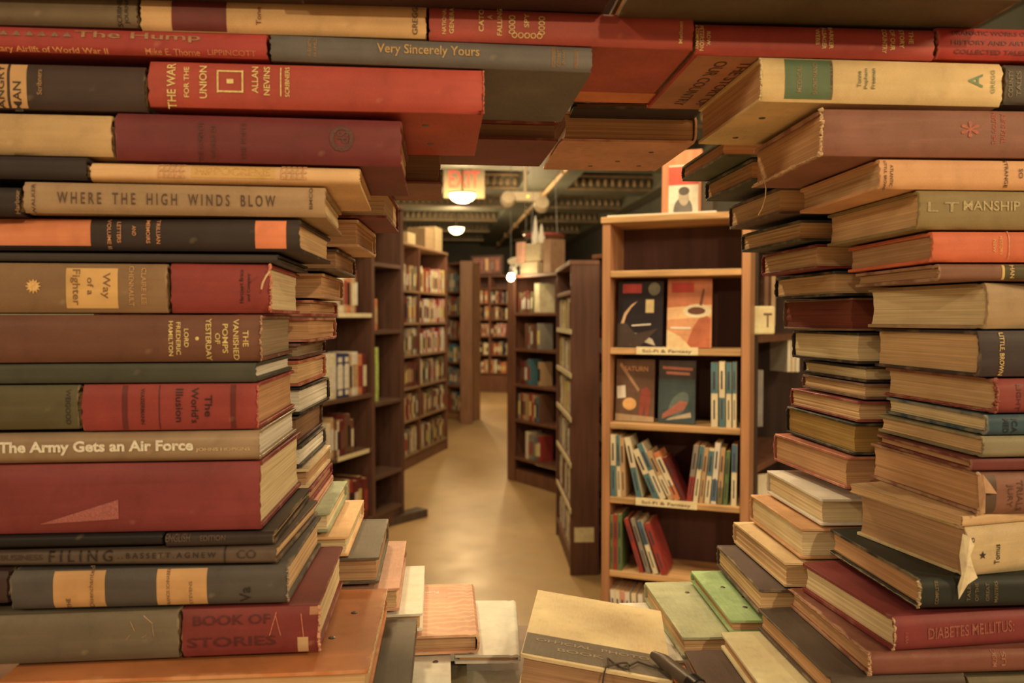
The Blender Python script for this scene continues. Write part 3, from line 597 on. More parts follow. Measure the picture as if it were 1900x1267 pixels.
B('lh', 'dark green-paged book in the rear left stack under the ragged red book', 556, 637, 667, 'L', (90, 46, 34), L=.2, W=.142, fx=605, pages='grey', **RR)
B('li', 'orange-red book with shadowed pages, rear left stack above the black board book', 556, 669, 717, 'L', (156, 70, 42), L=.2, W=.142, fx=605, pages='tan', wear=.8, **RR)
B('lj', 'black-covered book with bright white page edges, rear left stack', 559, 719, 770, 'L', (38, 34, 28), L=.2, W=.145, fx=612, pages='white', kind='smooth', rough=.35, b=.004, **RR)
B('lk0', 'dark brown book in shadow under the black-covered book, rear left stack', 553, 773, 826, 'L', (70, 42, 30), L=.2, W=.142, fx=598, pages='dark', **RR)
B('lk1', 'dark thin-boarded book with cream pages, rear left stack', 559, 828, 868, 'L', (52, 44, 34), L=.2, W=.145, fx=604, pages='white', b=.005, **RR)
B('lk2', 'brown-paged book with a cream lower board, rear left stack', 572, 870, 906, 'L', (196, 158, 102), L=.2, W=.145, fx=613, pages='brown', **RR)
B('lk3', 'narrow red book standing over the sage green book, rear left stack', 577, 908, 934, 'L', (122, 36, 34), L=.2, W=.145, fx=616, pages='brown', b=.005, **RR)
B('lk4', 'pink-edged thin book between the narrow red and sage green books', 581, 936, 949, 'L', (204, 128, 88), L=.2, W=.145, fx=617, pages='rust', b=.001, t=.002, **RR)
B('lk5', 'sage green book with a scuffed rounded corner on the left of the ledge', 611, 951, 988, 'L', (146, 144, 96), L=.2, W=.15, fx=643, pages='cream', wear=.6, **RR)
B('lk6', 'orange-peach book stepping down the left of the ledge', 646, 995, 1033, 'L', (222, 154, 88), L=.2, W=.155, fx=674, pages='cream', wear=.4, **RR)
B('lk7', 'charcoal book with rough brown fore edges stepping down the left of the ledge', 703, 1034, 1083, 'L', (92, 76, 52), L=.2, W=.150, fx=720, pages='brown', wear=.6, b=.004, **RR)
B('lk8', 'dusty pink book with worn corners stepping down the left of the ledge', 741, 1091, 1134, 'L', (186, 124, 84), L=.2, W=.165, fx=753, pages='tan', wear=.6, **RR)
B('lk9', 'narrow pale yellow book on the left of the ledge beside the dusty pink book', 784, 1138, 1172, 'L', (236, 218, 148), L=.2, W=.150, fx=787, pages='tan', wear=.4, **RR)
k10 = B('lk10', 'salmon book with a rippled cover and pasted title slip on the ledge', 890, 1176, 1212, 'L', (208, 138, 90), L=.147, W=.15, lay='R', o='b', fx=879, pages='brown', wear=.6, kind='marbled')
k11 = B('lk11', 'pale blue-grey book on the ledge between the salmon book and the big tan book', 966, 1214, 1231, 'L', (212, 206, 168), L=.147, W=.064, lay='R', o='b', fx=958, pages='rust', wear=.4)
def on_top(root, T, items):
    """flat marks on the upper board: lettering (text, x, y, len, h, rot, colour) or slips (x0,x1,y0,y1,colour)"""
    for it in items:
        mb = MB()
        if isinstance(it[0], str):
            s, x, y, w, h, rt, c = it; v, f = glyphs(s); ca, sa = math.cos(math.radians(rt)), math.sin(math.radians(rt))
            mb.add([(x + a * w * ca - b_ * h * sa, y + a * w * sa + b_ * h * ca, T + .00045) for a, b_ in v], f); mb.build('lettering', gilt(c), root)
        else:
            mb.box(it[0], it[1], it[2], it[3], T - .0002, T + .0002); mb.build('title_slip', cover_mat(it[4], .2, .6, 'smooth'), root)
on_top(k10, BOOKS['lk10']['T'], [(.028, .062, .030, .068, (222, 146, 100)), ('Indie', .035, .095, .030, .012, 180, (236, 200, 140)), ('Poems', .045, .050, .020, .008, 90, (240, 200, 150))])
# ---- front books whose covers show at the foot of the opening
B('q2', 'charcoal book with a scratched cover beside the orange-brown leather book', 761, 1275, 1310, 'L', (84, 66, 44), L=.16, W=.143, d=.60, o='f', fx=772, wear=.3, yaw=0, z=None)
B('q3', 'off-white book with one screw, foreground of the ledge', 838, 1313, 1332, 'L', (216, 198, 150), L=.16, W=.13, d=.650, o='f', fx=834, wear=.2, screws=[(-.066, .040, 'top')])
B('q4', 'narrow olive grey book beside the off-white book, foreground of the ledge', 866, 1347, 1366, 'L', (122, 104, 66), L=.16, W=.13, d=.652, o='f', fx=865, wear=.3)
B('q5', 'pale yellow book lowest on the ledge in front of the pale blue-grey book', 975, 1368, 1394, 'L', (240, 216, 142), L=.16, W=.13, d=.654, o='f', fx=966, wear=.2)
# ---- rear right stack, top to bottom
B('ra', 'small dark green-bottomed book nearest the top right of the opening', 1340, 258, 291, 'R', (78, 80, 54), L=.2, W=.14, fx=1262, pages='rust', wear=.6, **RR)
B('rb', 'dark green book with a black ragged end, second in the rear right stack', 1394, 293, 335, 'R', (60, 62, 44), L=.2, W=.14, fx=1306, pages='rust', wear=.6, **RR)
B('rc', 'book with a thin red and black spine edge, third in the rear right stack', 1446, 346, 397, 'R', (92, 64, 44), L=.2, W=.14, fx=1350, pages='tan', wear=.5, b=.004, **RR)
B('rd', 'green-black book with grey-tan pages, fourth in the rear right stack', 1484, 407, 447, 'R', (62, 60, 42), L=.2, W=.14, fx=1373, pages='tan', wear=.6, **RR)
B('re', 'red-boarded book with tan pages, fifth in the rear right stack', 1514, 452, 498, 'R', (124, 40, 32), L=.2, W=.14, fx=1411, pages='tan', wear=.5, **RR)
B('rf', 'black book with tan pages, sixth in the rear right stack', 1549, 502, 549, 'R', (34, 30, 26), L=.2, W=.145, fx=1436, pages='tan', wear=.6, **RR)
B('rg', 'book with red sprayed page edges in the rear right stack', 1580, 552, 614, 'R', (124, 84, 56), L=.2, W=.145, fx=1452, pages='red', wear=.3, t=.002, **RR)
B('rh', 'black book with pale cream pages under the red-edged book, rear right stack', 1592, 617, 676, 'R', (48, 38, 30), L=.2, W=.142, fx=1469, pages='cream', wear=.4, **RR)
B('ri', 'slim black book with light pages, upper of two in the rear right stack', 1606, 680, 710, 'R', (50, 36, 28), L=.2, W=.14, fx=1489, pages='cream', **RR)
B('rj', 'slim brown-boarded book, lower of two slim books in the rear right stack', 1605, 712, 742, 'R', (116, 78, 52), L=.2, W=.14, fx=1488, pages='tan', **RR)
B('rk', 'glossy dark red book with tan pages, rear right stack above the gilt-edged book', 1594, 745, 784, 'R', (140, 58, 46), L=.2, W=.155, fx=1466, pages='tan', kind='smooth', rough=.3, b=.004, **RR)
B('rl', 'gilt-edged book with green-black boards in the rear right stack', 1585, 786, 845, 'R', (50, 48, 34), L=.2, W=.16, fx=1459, pages='gold', **RR)
B('rm', 'rosy leather book with a rounded spine, rear right stack under the gilt-edged book', 1570, 848, 908, 'R', (176, 92, 62), L=.2, W=.165, fx=1436, pages='rust', wear=.6, b=.005, kind='smooth', rough=.4, **RR)
B('rn', 'white-topped book on the right steps of the opening', 1524, 926, 976, 'R', (228, 220, 180), L=.2, W=.15, fx=1424, pages='cream', wear=.15, **RR)
B('ro', 'tan-topped book with split light pages, right steps below the white-topped book', 1487, 981, 1038, 'R', (198, 134, 76), L=.2, W=.155, fx=1393, pages='cream', wear=.6, b=.004, **RR)
B('rp', 'peach-topped book on the right steps above the dark purple-brown book', 1457, 1044, 1090, 'R', (218, 168, 104), L=.2, W=.16, fx=1362, pages='tan', wear=.4, b=.004, **RR)
B('rq', 'dark purple-brown book with a torn tan edge on the right steps', 1409, 1094, 1140, 'R', (92, 70, 56), L=.2, W=.155, fx=1332, pages='tan', wear=.7, **RR)
B('rr', 'bright green book with three screws on the right steps', 1356, 1151, 1176, 'R', (150, 172, 98), L=.2, W=.155, fx=1284, pages='rust', wear=.5, screws=[(.080, .060, 'top'), (.066, .090, 'top'), (.075, .120, 'top')], **RR)
B('rs', 'large grey-green book with one screw, right of the big tan book', 1267, 1183, 1222, 'R', (166, 158, 104), L=.22, W=.165, fx=1197, pages='tan', wear=.6, screws=[(.070, .040, 'top')], **RR)
B('ry', 'pale yellow book between the big tan book and the grey-green book', 1205, 1226, 1252, 'R', (236, 216, 146), L=.2, W=.16, fx=1150, pages='tan', wear=.4, **RR)
# ---- the big tan book lying slightly tilted in the middle of the ledge
P0 = at(966, 1214, .665)
pr = empty('hardback_book', P0, 0); tag(pr, 'big tan book with a dark tape spine lettered Official Photo Book, centre of the ledge', 'book')
PW, PD, PT = .128, .165, .046
def shear_book():
    rr_ = random.Random(5)
    c = make_cover(PW, PD, PT, .0035, .0028, cover_mat((222, 178, 110), .8), pr, rr_, fray=.0012)
    p = make_pages(PW, PD, PT, .0035, .0028, page_mat('brown'), pr, rr_)
    for o_ in (c, p):
        for v in o_.data.vertices: v.co.x = PW / 2 - v.co.x; v.co.y = PD - v.co.y; v.co.z -= PT
    mb = MB(); mb.box(.0008, PW - .0008, .004, .048, -.0002, .00035); mb.build('spine_tape', cover_mat((112, 92, 64), .5, .55, 'cloth'), pr)
    mb = MB()
    for s, x, y, w, h in (('OFFICIAL  PHOTO', .060, .036, .100, .0065), ('BOOK', .050, .022, .040, .0065)):
        v, f = glyphs(s); mb.add([(x + a * w, y + b_ * h, .0006) for a, b_ in v], f)
    mb.build('lettering', gilt((150, 124, 84)), pr)
shear_book()
pr.rotation_euler = (0, math.radians(7.5), math.radians(-7))
# dark cord tied over the spine and a leather-wrapped handle beside it
mp = pr.matrix_basis
cb = MB(); pts = []
for i in range(41):
    a = 2 * math.pi * i / 40; pts.append((.082 + .012 * math.sin(a) * (1 + .3 * math.cos(2 * a)), .010 + .007 * math.sin(2 * a), .0022 + .0008 * math.cos(3 * a)))
cb.tube(pts, .0008, 6)
cb.tube([(.092, .012, .002), (.099, .022, .0024), (.108, .019, .002), (.118, .016, .0022), (.127, .018, .002)], .0009, 6)
cb.tube([(.074, .006, .002), (.072, .001, .002), (.071, -.0015, -.004), (.071, -.0015, -.014)], .0008, 6)
cord = cb.build('tied_cord', plain('dark_cord', (70, 54, 40), .8), None, 60); tag(cord, 'thin dark cord knotted in loops on the spine of the big tan book', 'cord')
cord.location = P0; cord.rotation_euler = pr.rotation_euler
hb = MB(); A_ = mp @ Vector((.114, .026, .012)) if False else None
hp = [Vector((.112, .030, .0075)), Vector((.120, .018, .0085)), Vector((.131, .002, .008)), Vector((.146, -.018, .006)), Vector((.158, -.034, .003))]
hb.tube(hp, .006, 14, 0, [.0035, .0060, .0062, .0072, .0078])
hd = hb.build('leather_handle', cover_mat((78, 60, 42), .4, .35, 'smooth'), None, 60); tag(hd, 'dark leather-wrapped handle leaning on the right corner of the big tan book', 'handle')
hd.location = P0; hd.rotation_euler = pr.rotation_euler
hb2 = MB(); hb2.tube([Vector((.1405, -.0105, .0066)), Vector((.1455, -.0175, .006))], .0086, 14); hb2.build('metal_band', plain('black_band', (30, 24, 22), .3, .3), hd, 60)
# ---- the counter that carries all the books
table = empty('display_counter', (0, 0, 0)); tag(table, 'low dark wooden counter hidden under the book stacks', 'counter')
zt = min(b_['z0'] for b_ in BOOKS.values()) - .0005
ct = MB(); ct.box(-.80, 1.0, .50, .93, zt - .04, zt); ct.build('counter_top', wood((110, 66, 40)), table, bevel=.003)
for x_ in (-.76, .90):
    ct = MB(); ct.box(x_, x_ + .05, .54, .92, 0, zt - .04); ct.build('side_panel', wood((90, 52, 34)), table)
# ---------------------------------------------------------------- the room beyond the opening
def S(o, lab=None): o['kind'] = 'structure'; return o
RA = math.atan(.101); RM = Matrix.Translation((1.77, 0, 0)) @ Matrix.Rotation(RA, 4, 'Z')
RX0, RX1, RY1, CZ = -2.85, 2.1, 23.0, 3.35
def floor_mat():
    m, nt, b = nm('polished_concrete'); tc = nt.nodes.new('ShaderNodeTexCoord'); ob = tc.outputs['Object']
    a = alb((200, 148, 80)); n1 = noise(nt, ob, .8, 6); n2 = noise(nt, ob, 5, 6); n3 = noise(nt, ob, 26, 3)
    col = mixc(nt, ramp(nt, n1, .35, .65), shade(a, .78), shade(a, 1.08)); col = mixc(nt, math_(nt, 'MULTIPLY', ramp(nt, n2, .5, .8), .5), col, shade(a, .62))
    col = mixc(nt, math_(nt, 'MULTIPLY', ramp(nt, n3, .68, .74), .4), col, shade(a, .45))
    nt.links.new(col, b.inputs['Base Color'])
    nt.links.new(math_(nt, 'ADD', math_(nt, 'MULTIPLY', n2, .25), .22), b.inputs['Roughness']); b.inputs['Specular IOR Level'].default_value = .5
    bp = N(nt, 'ShaderNodeBump', Strength=.08, Distance=.01); nt.links.new(n2, bp.inputs['Height']); nt.links.new(bp.outputs[0], b.inputs['Normal'])
    return m
mb = MB(); mb.box(-6, 7, -3.5, 26, -.1, 0); S(mb.build('floor', floor_mat()))
WM = plain('dark_green_grey_wall', (78, 70, 48), .7, 0, .15, 3); CM = plain('ceiling_grey_paint', (90, 82, 54), .65, 0, .12, 4); CD = plain('coffer_dark_red', (76, 38, 28), .7)
mb = MB(); mb.box(RX0 - .15, RX0, .6, RY1, 0, CZ + .4, M=RM); S(mb.build('wall_left', plain('wall_left_paint', (112, 96, 62), .7, 0, .15, 3)))
mb = MB(); mb.box(RX1, RX1 + .15, .6, RY1, 0, CZ + .4, M=RM); S(mb.build('wall_right', WM))
mb = MB(); mb.box(RX0 - .15, RX1 + .15, RY1, RY1 + .15, 0, CZ + .4, M=RM); S(mb.build('wall_back', WM))
mb = MB(); mb.box(RX0 - .15, RX1 + .15, 1.2, RY1 + .15, CZ + .32, CZ + .42, M=RM); S(mb.build('ceiling', CD))
cb = MB()
for x0, x1 in ((RX0, RX0 + .3), (-.38, .38), (RX1 - .3, RX1)): cb.box(x0, x1, 1.2, RY1, CZ, CZ + .34, M=RM)
ys = [2.2 + 2.13 * i for i in range(10)]
for y in ys: cb.box(RX0, RX1, y, y + .62, CZ + .012, CZ + .34, M=RM)
S(cb.build('trim_1', CM, bevel=.006))
# bead mouldings along the inner faces of the coffers
bm_ = MB()
for y in ys:
    for x0, x1 in ((RX0 + .3, -.38), (.38, RX1 - .3)):
        n = int((x1 - x0) / .112)
        for i in range(n):
            x = x0 + (i + .5) * (x1 - x0) / n
            bm_.lathe([(.004, -.065), (.030, -.048), (.038, 0), (.028, .05), (.004, .062)], 8, RM @ Matrix.Translation((x, y - .035, CZ + .115)), cap=False)
        bm_.box(x0, x1, y - .05, y + .01, CZ + .20, CZ + .235, M=RM)
        bm_.box(x0, x1, y - .03, y + .01, CZ + .0, CZ + .028, M=RM)
S(bm_.build('trim_2', plain('bead_moulding_bronze', (138, 100, 54), .4, .25, .25, 10), smooth=40))
pb = MB(); pb.tube([RM @ Vector((.05, 1.3, CZ - .05)), RM @ Vector((.05, RY1 - .1, CZ - .05))], .035, 10)
for y in ys: pb.box(.0, .1, y + .2, y + .24, CZ - .09, CZ + .01, M=RM)
tag(pb.build('ceiling_conduit', plain('bronze_pipe', (170, 124, 66), .5), smooth=40), 'long tan conduit pipe running under the middle beam of the ceiling', 'pipe')
# ---- ceiling lamps
def dome(P, r, lab, e, power):
    o = empty('ceiling_lamp', P); tag(o, lab, 'lamp', None)
    a = MB(); a.lathe([(.012, CZ + .3 - P.z), (.012, .06), (r * .4, .045), (r * 1.02, .03), (r * 1.02, .012)], 28); a.build('lamp_base', plain('brass', (150, 110, 60), .4, .6), o, 40)
    a = MB(); a.lathe([(r, .012), (r * .97, -.02), (r * .8, -.065), (r * .45, -.10), (.004, -.112)], 28, cap=False); a.build('glass_dome', emis('lit_glass', (1.0, .74, .38), e), o, 60)
    l = light('ceiling_lamp_light', 'POINT', P + Vector((0, -.05, -.16)), power, .10)
p = at(858, 362, 11.4); dome(p, .19, 'bright dome lamp nearest the exit sign on the coffered ceiling', 9, 120)
p = at(847, 424, 15.6); dome(p, .15, 'smaller bright dome lamp further back on the coffered ceiling', 9, 110)
# exit sign
P = at(861, 338, 12.1); ex = empty('exit_sign', P, RA); tag(ex, 'pale exit sign with red letters hanging in the coffered ceiling', 'sign')
a = MB(); a.box(-.31, .31, -.03, .03, -.24, .24); a.build('sign_housing', emis('lit_sign_face', (.55, .43, .24), .22), ex, bevel=.008)
a = MB(); sign_text(a, 'EXIT', .46, .26, Matrix.Translation((0, -.033, .04)) @ Matrix.Rotation(math.pi / 2, 4, 'X')); a.build('lettering', emis('lit_red_letters', (.95, .16, .08), .7), ex)
a = MB(); a.tube([(0, 0, .23), (0, 0, CZ + .3 - P.z)], .012, 8); a.build('hanger', plain('grey_metal', (120, 110, 90), .5), ex)
# emergency light unit
P = at(975, 366, 9.0); em = empty('emergency_light', P, RA); tag(em, 'white emergency light unit with two round heads under the ceiling beam', 'emergency light')
WP = plain('white_plastic', (196, 164, 112), .5)
a = MB(); a.box(-.17, .17, -.05, .06, -.05, .06); a.build('housing', WP, em, bevel=.012)
for sx, dz in ((-.20, -.03), (.18, -.085)):
    a = MB(); a.lathe([(.03, .06), (.075, .05), (.09, 0), (.082, -.05), (.05, -.07)], 18, Matrix.Translation((sx, -.04, dz)) @ Matrix.Rotation(math.radians(65), 4, 'X')); h_ = a.build('lamp_head', WP, em, 40)
a = MB(); a.lathe([(.012, 0), (.014, .012), (.004, .018)], 10, Matrix.Translation((.02, -.055, .0)) @ Matrix.Rotation(math.pi / 2, 4, 'X')); a.build('indicator_lamp', emis('indicator_glow', (.75, .7, .1), 1.5), em)
a = MB(); a.tube([(0, .02, .05), (0, .02, CZ - P.z + .02)], .02, 8); a.build('mount', WP, em)

# ---------------------------------------------------------------- bookcases
WD = wood((92, 54, 36), 'dark_wood', .45); WM_ = wood((120, 68, 40), 'brown_wood', .45); WL = wood((198, 140, 76), 'worn_light_wood', .5, 2.2); WB = wood((82, 40, 30), 'back_board', .6)
LBL = plain('shelf_label_card', (226, 190, 126), .6)
def bookcase(lab, A, Bp, H, D, zs, mats, div=(), base=.09, top=True, t=.028, labels=(), stile=0, name='bookcase', shelf_t=.022, fmat=None):
    A = Vector(A); Bp = Vector(Bp); dx = (Bp - A); Wd = dx.length; rz = math.atan2(dx.y, dx.x)
    o = empty(name, (A.x, A.y, 0), rz); tag(o, lab, 'bookcase'); side, shelf, back = mats
    a = MB(); a.box(0, t, 0, D, 0, H); a.build('side_panel', side, o, bevel=.002)
    a = MB(); a.box(Wd - t, Wd, 0, D, 0, H); a.build('side_panel', side, o, bevel=.002)
    if stile:
        a = MB(); a.box(t, t + stile, 0, .02, 0, H); a.build('stile', side, o, bevel=.002)
    a = MB(); a.box(t, Wd - t, D - .012, D, base, H - .0005); a.build('back_panel', back, o)
    if top: a = MB(); a.box(-.004, Wd + .004, -.006, D, H, H + shelf_t); a.build('top_board', shelf, o, bevel=.002)
    a = MB(); a.box(t, Wd - t, .01, D - .02, 0, base); a.build('base', side, o)
    for d_ in div: a = MB(); a.box(d_ - t / 2, d_ + t / 2, .002, D - .012, base, H); a.build('divider', side, o, bevel=.001)
    for z in zs:
        a = MB(); a.box(t, Wd - t, .002, D - .012, z - shelf_t, z); a.build('shelf', shelf, o, bevel=.002)
    for x0, x1, z, s in labels:
        a = MB(); a.box(x0, x1, -.0025, .0015, z - shelf_t + .001, z + .004); l_ = a.build('shelf_label', LBL, o)
        if s: a = MB(); sign_text(a, s, (x1 - x0) * .8, .012, Matrix.Translation(((x0 + x1) / 2, -.003, z - .009)) @ Matrix.Rotation(math.pi / 2, 4, 'X')); a.build('lettering', gilt((90, 60, 40)), l_)
    M = Matrix.Translation((A.x, A.y, 0)) @ Matrix.Rotation(rz, 4, 'Z')
    return dict(o=o, M=M, W=Wd, D=D, rz=rz, zs=zs, A=A, H=H)
STAND = Matrix(((0, 0, -1, 0), (0, 1, 0, 0), (1, 0, 0, 0), (0, 0, 0, 1)))
# prototype standing book (with parts) and a tiny one-mesh version for the far shelves
proto = {}
def make_protos():
    rr_ = random.Random(3)
    for nme, sft in (('hardback_book', False), ('paperback_book', True)):
        r_ = empty(nme, (0, -40, 0)); 
        make_cover(1, .65, .12, .012 if not sft else .004, .012 if not sft else .004, cover_mat((150, 90, 60), .4), r_, rr_, .002, .001)
        make_pages(1, .65, .12, .012 if not sft else .004, .012 if not sft else .004, page_mat('tan'), r_, rr_, inset=.012, soft=sft)
        a = MB(); a.box(-.30, .22, -.003, .002, .012, .108); a.build('spine_label', cover_mat((210, 180, 120), .2), r_)
        proto[nme] = r_
    a = MB(); a.box(-.5, .5, 0, .65, 0, .012, 0); a.box(-.5, .5, 0, .65, .108, .12, 0); a.box(-.5, .5, 0, .012, .012, .108, 0); a.box(-.488, .488, .013, .63, .0125, .1075, 1); a.box(-.25, .15, -.003, .0, .02, .1, 2)
    o_ = a.build('book', [cover_mat((150, 90, 60), .4), page_mat('tan'), cover_mat((210, 180, 120), .2)]); proto['far'] = o_
make_protos()
PAL = {'red': (160, 48, 36), 'dark red': (110, 36, 30), 'cream': (226, 192, 134), 'white': (240, 222, 176), 'tan': (188, 140, 84), 'brown': (116, 70, 42), 'black': (40, 32, 30),
       'blue': (72, 100, 108), 'teal': (78, 114, 106), 'olive': (118, 104, 56), 'green': (92, 112, 60), 'orange': (206, 110, 56), 'yellow': (222, 182, 84), 'grey': (140, 124, 96), 'navy': (52, 56, 84), 'pink': (206, 130, 100)}
ORD = ['first', 'second', 'third', 'fourth', 'fifth', 'sixth', 'seventh', 'eighth', 'ninth', 'tenth', 'eleventh', 'twelfth', 'thirteenth', 'fourteenth', 'fifteenth', 'sixteenth', 'seventeenth', 'eighteenth', 'nineteenth', 'twentieth'] + ['twenty-' + w for w in ('first', 'second', 'third', 'fourth', 'fifth', 'sixth', 'seventh', 'eighth', 'ninth')] + ['thirtieth', 'thirty-first', 'thirty-second']
def link_copy(src, M, sc, col, lcol, label, group, far=False):
    c = src.copy(); COL.objects.link(c); c.matrix_basis = M @ STAND @ Matrix.Diagonal((sc[0], sc[1], sc[2], 1)); tag(c, label, 'book', group)
    cm = cover_mat(PAL[col], .3, .45, 'smooth'); lm = cover_mat(PAL[lcol], .2, .45, 'smooth')
    if far:
        for i, m_ in ((0, cm), (2, lm)): c.material_slots[i].link = 'OBJECT'; c.material_slots[i].material = m_
        return c
    for ch in src.children:
        d = ch.copy(); COL.objects.link(d); d.parent = c
        if not ch.name.startswith('page'):
            d.material_slots[0].link = 'OBJECT'; d.material_slots[0].material = cm if ch.name.startswith('cover') else lm
    return c
def fill(case, x0, x1, z, hr, tr, pal, where, seed, y=.012, far=False, soft=.6, dens=1.0, lean=.12, dep=.62):
    rr_ = random.Random(seed); x0 += .0015; x1 -= .002; x = x0; k = 0
    while x < x1 - tr[0]:
        if rr_.random() > dens: x += rr_.uniform(tr[0], tr[1]) * 1.5; continue
        t = min(rr_.uniform(*tr), x1 - x); h = rr_.uniform(*hr); c = rr_.choice(pal); lc = rr_.choice(['cream', 'yellow', 'black', 'red', 'white', 'brown']); 
        an = 0
        if rr_.random() < lean: an = rr_.uniform(.05, .16)
        sp = h * math.sin(an) + t * math.cos(an)
        if x + sp > x1: an = 0; sp = t
        M = case['M'] @ Matrix.Translation((x + t * math.cos(an), y + rr_.uniform(0, .012), z + .0006 + t * math.sin(an) * 0)) @ Matrix.Rotation(an, 4, 'Y') @ Matrix.Translation((0, 0, h / 2))
        src = proto['far'] if far else proto['paperback_book' if rr_.random() < soft else 'hardback_book']
        k += 1; n_ = ORD[k - 1]
        th = 'thin' if t < (tr[0] + tr[1]) / 2 else 'thick'
        link_copy(src, M, (h, h * dep / .65, t / .12), c, lc, f'{th} {c} book, {n_} from left, {where}', 'books, ' + where, far)
        x += sp + .0012
def fp(px, py): v = on_floor(px, py); return (v.x, v.y)
# ---- M: the paperback case on the right
a_, b_ = at(1117, 600, 2.40), at(1392, 600, 2.25)
def zM(y, px=1120, D=2.4): return at(px, y, D).z
zs = [zM(503), zM(645), zM(783), zM(920), zM(1056), zM(1200)]
HM = zM(415)
caseM = bookcase('brown paperback bookcase with worn light shelf edges on the right of the opening', (a_.x, a_.y), (b_.x, b_.y), HM, .20, zs, (wood((176, 112, 62), 'brown_side_wood', .45), WL, WB), base=.08,
    labels=[(.105, .285, zM(645), 'Sci-Fi & Fantasy'), (.105, .285, zM(920), 'Sci-Fi & Fantasy')], shelf_t=.019, t=.024)
def loc(case, px, py, yo=0.0):
    inv = case['M'].inverted(); o = inv @ Vector((0, 0, CAMZ)); r = ray(px, py); d = inv.to_3x3() @ r; t = (yo - o.y) / d.y; q = o + d * t; return q.x, q.z
def pbook(case, piv, an, zb, h, t, col, panels, label, group, yo=.006, dep=.105, name='paperback_book', tilt=0):
    """paperback whose foot stands at piv, leaning by an"""
    off = -t if an >= 0 else 0
    M = case['M'] @ Matrix.Translation((piv, yo, zb + .0005)) @ Matrix.Rotation(an, 4, 'Y') @ (Matrix.Rotation(-tilt, 4, 'X') if tilt else Matrix())
    o = empty(name); o.matrix_basis = M; tag(o, label, 'book', group)
    c = cover_mat(PAL[col] if isinstance(col, str) else col, .2, .3, 'smooth'); a = MB()
    a.box(off, off + .0012, 0, dep, 0, h); a.box(off + t - .0012, off + t, 0, dep, 0, h); a.box(off + .0012, off + t - .0012, 0, .0012, 0, h); a.build('cover', c, o)
    a = MB(); a.box(off + .0013, off + t - .0013, .0013, dep - .001, .001, h - .001); a.build('page_block', page_mat('tan'), o)
    for z0, z1, pc in panels:
        a = MB(); a.box(off + .0004, off + t - .0004, -.0004, .0002, h * z0, h * z1); a.build('spine_panel', cover_mat(PAL[pc], .2, .3, 'smooth'), o)
    a = MB(); a.box(off + t * .35, off + t * .6, -.0007, .0002, h * .12, h * .42); a.box(off + t * .3, off + t * .62, -.0007, .0002, h * .58, h * .86); a.build('lettering', cover_mat((70, 60, 60), .1, .4, 'smooth'), o)
    return o
def quad(p, an, t, h):
    """outline of a leaning book in the plane of the shelf front; p its foot on the shelf"""
    c, s_ = math.cos(an), math.sin(an); o0 = -t if an >= 0 else 0
    return [(p + x * c + z * s_, -x * s_ + z * c) for x, z in ((o0, 0), (o0 + t, 0), (o0 + t, h), (o0, h))]
def clash(A, B_):
    for P in (A, B_):
        for i in range(4):
            n = (-(P[(i + 1) % 4][1] - P[i][1]), P[(i + 1) % 4][0] - P[i][0])
            a = [q[0] * n[0] + q[1] * n[1] for q in A]; b = [q[0] * n[0] + q[1] * n[1] for q in B_]
            if max(a) <= min(b) or max(b) <= min(a): return False
    return True
def row(case, items, zb, ybase, group, dep=.105):
    """a run of paperbacks; each one slides along the shelf until it only touches the one before"""
    right = items[0][1] > items[0][0] + 6; seq = list(items)[::-1] if right else list(items); st = -.0004 if right else .0004; prev = None
    for xb, xt, yt, w, col, pan, lab in seq:
        x0, z0 = loc(case, xb, ybase); x1, z1 = loc(case, xt, yt); t = abs(loc(case, xb + w, ybase)[0] - x0) * .90 - .0006
        h = z1 - zb; an = math.atan2(x1 - x0, h); hh = h / math.cos(an) - t * abs(math.sin(an))
        p_ = x0 + (t / math.cos(an) if an >= 0 else 0); lo, hi = .0255, case['W'] - .0255
        for _ in range(400):
            q = quad(p_, an, t, hh)
            if min(v[0] for v in q) < lo: p_ += abs(st); continue
            if max(v[0] for v in q) > hi: p_ -= abs(st); continue
            if prev and clash(q, prev): p_ += st; continue
            break
        prev = quad(p_ + st, an, t, hh)
        pbook(case, p_, an, zb, hh, t, col, pan, lab, group, dep=dep)
BT = [(.0, .52, 'cream'), (.52, 1, 'teal')]; TB = [(0, .5, 'teal'), (.5, 1, 'cream')]
row(caseM, [(1319, 1319, 673, 14, 'cream', BT, 'white and blue paperback, leftmost of the spines beside the face-out books'),
            (1334, 1334, 671, 12, 'cream', [(0, .45, 'teal')], 'cream paperback with a teal foot between white and blue spines'),
            (1347, 1347, 673, 11, 'cream', BT, 'third white and blue paperback beside the face-out books'),
            (1359, 1359, 672, 8, 'cream', BT, 'thin white and blue paperback against the right side of the case')], zs[2], 790, 'paperbacks beside the face-out books')
row(caseM, [(1125, 1124, 806, 11, 'cream', TB, 'upright cream and teal paperback at the left end of the leaning row'),
            (1137, 1134, 808, 8, 'cream', [(.5, 1, 'teal')], 'cream paperback with a teal top beside the left end of the leaning row'),
            (1146, 1143, 812, 9, 'tan', [], 'narrow tan paperback, third from the left in the leaning row'),
            (1167, 1143, 810, 12, 'cream', TB, 'leaning cream and teal paperback, fourth in the leaning row'),
            (1203, 1162, 832, 13, 'cream', TB, 'steeply leaning cream and teal paperback in the middle of the leaning row'),
            (1218, 1172, 822, 12, 'cream', BT, 'steeply leaning paperback with a teal top and white foot'),
            (1232, 1188, 836, 11, 'tan', [(.1, .5, 'cream')], 'leaning tan paperback before the orange one'),
            (1245, 1203, 838, 13, 'orange', [(.3, .9, 'cream')], 'leaning orange paperback with a cream panel'),
            (1260, 1221, 848, 10, 'dark red', [], 'leaning plastic-wrapped dark red paperback, last before the gap')], zs[3], 925, 'leaning paperbacks on the fifth shelf', dep=.1)
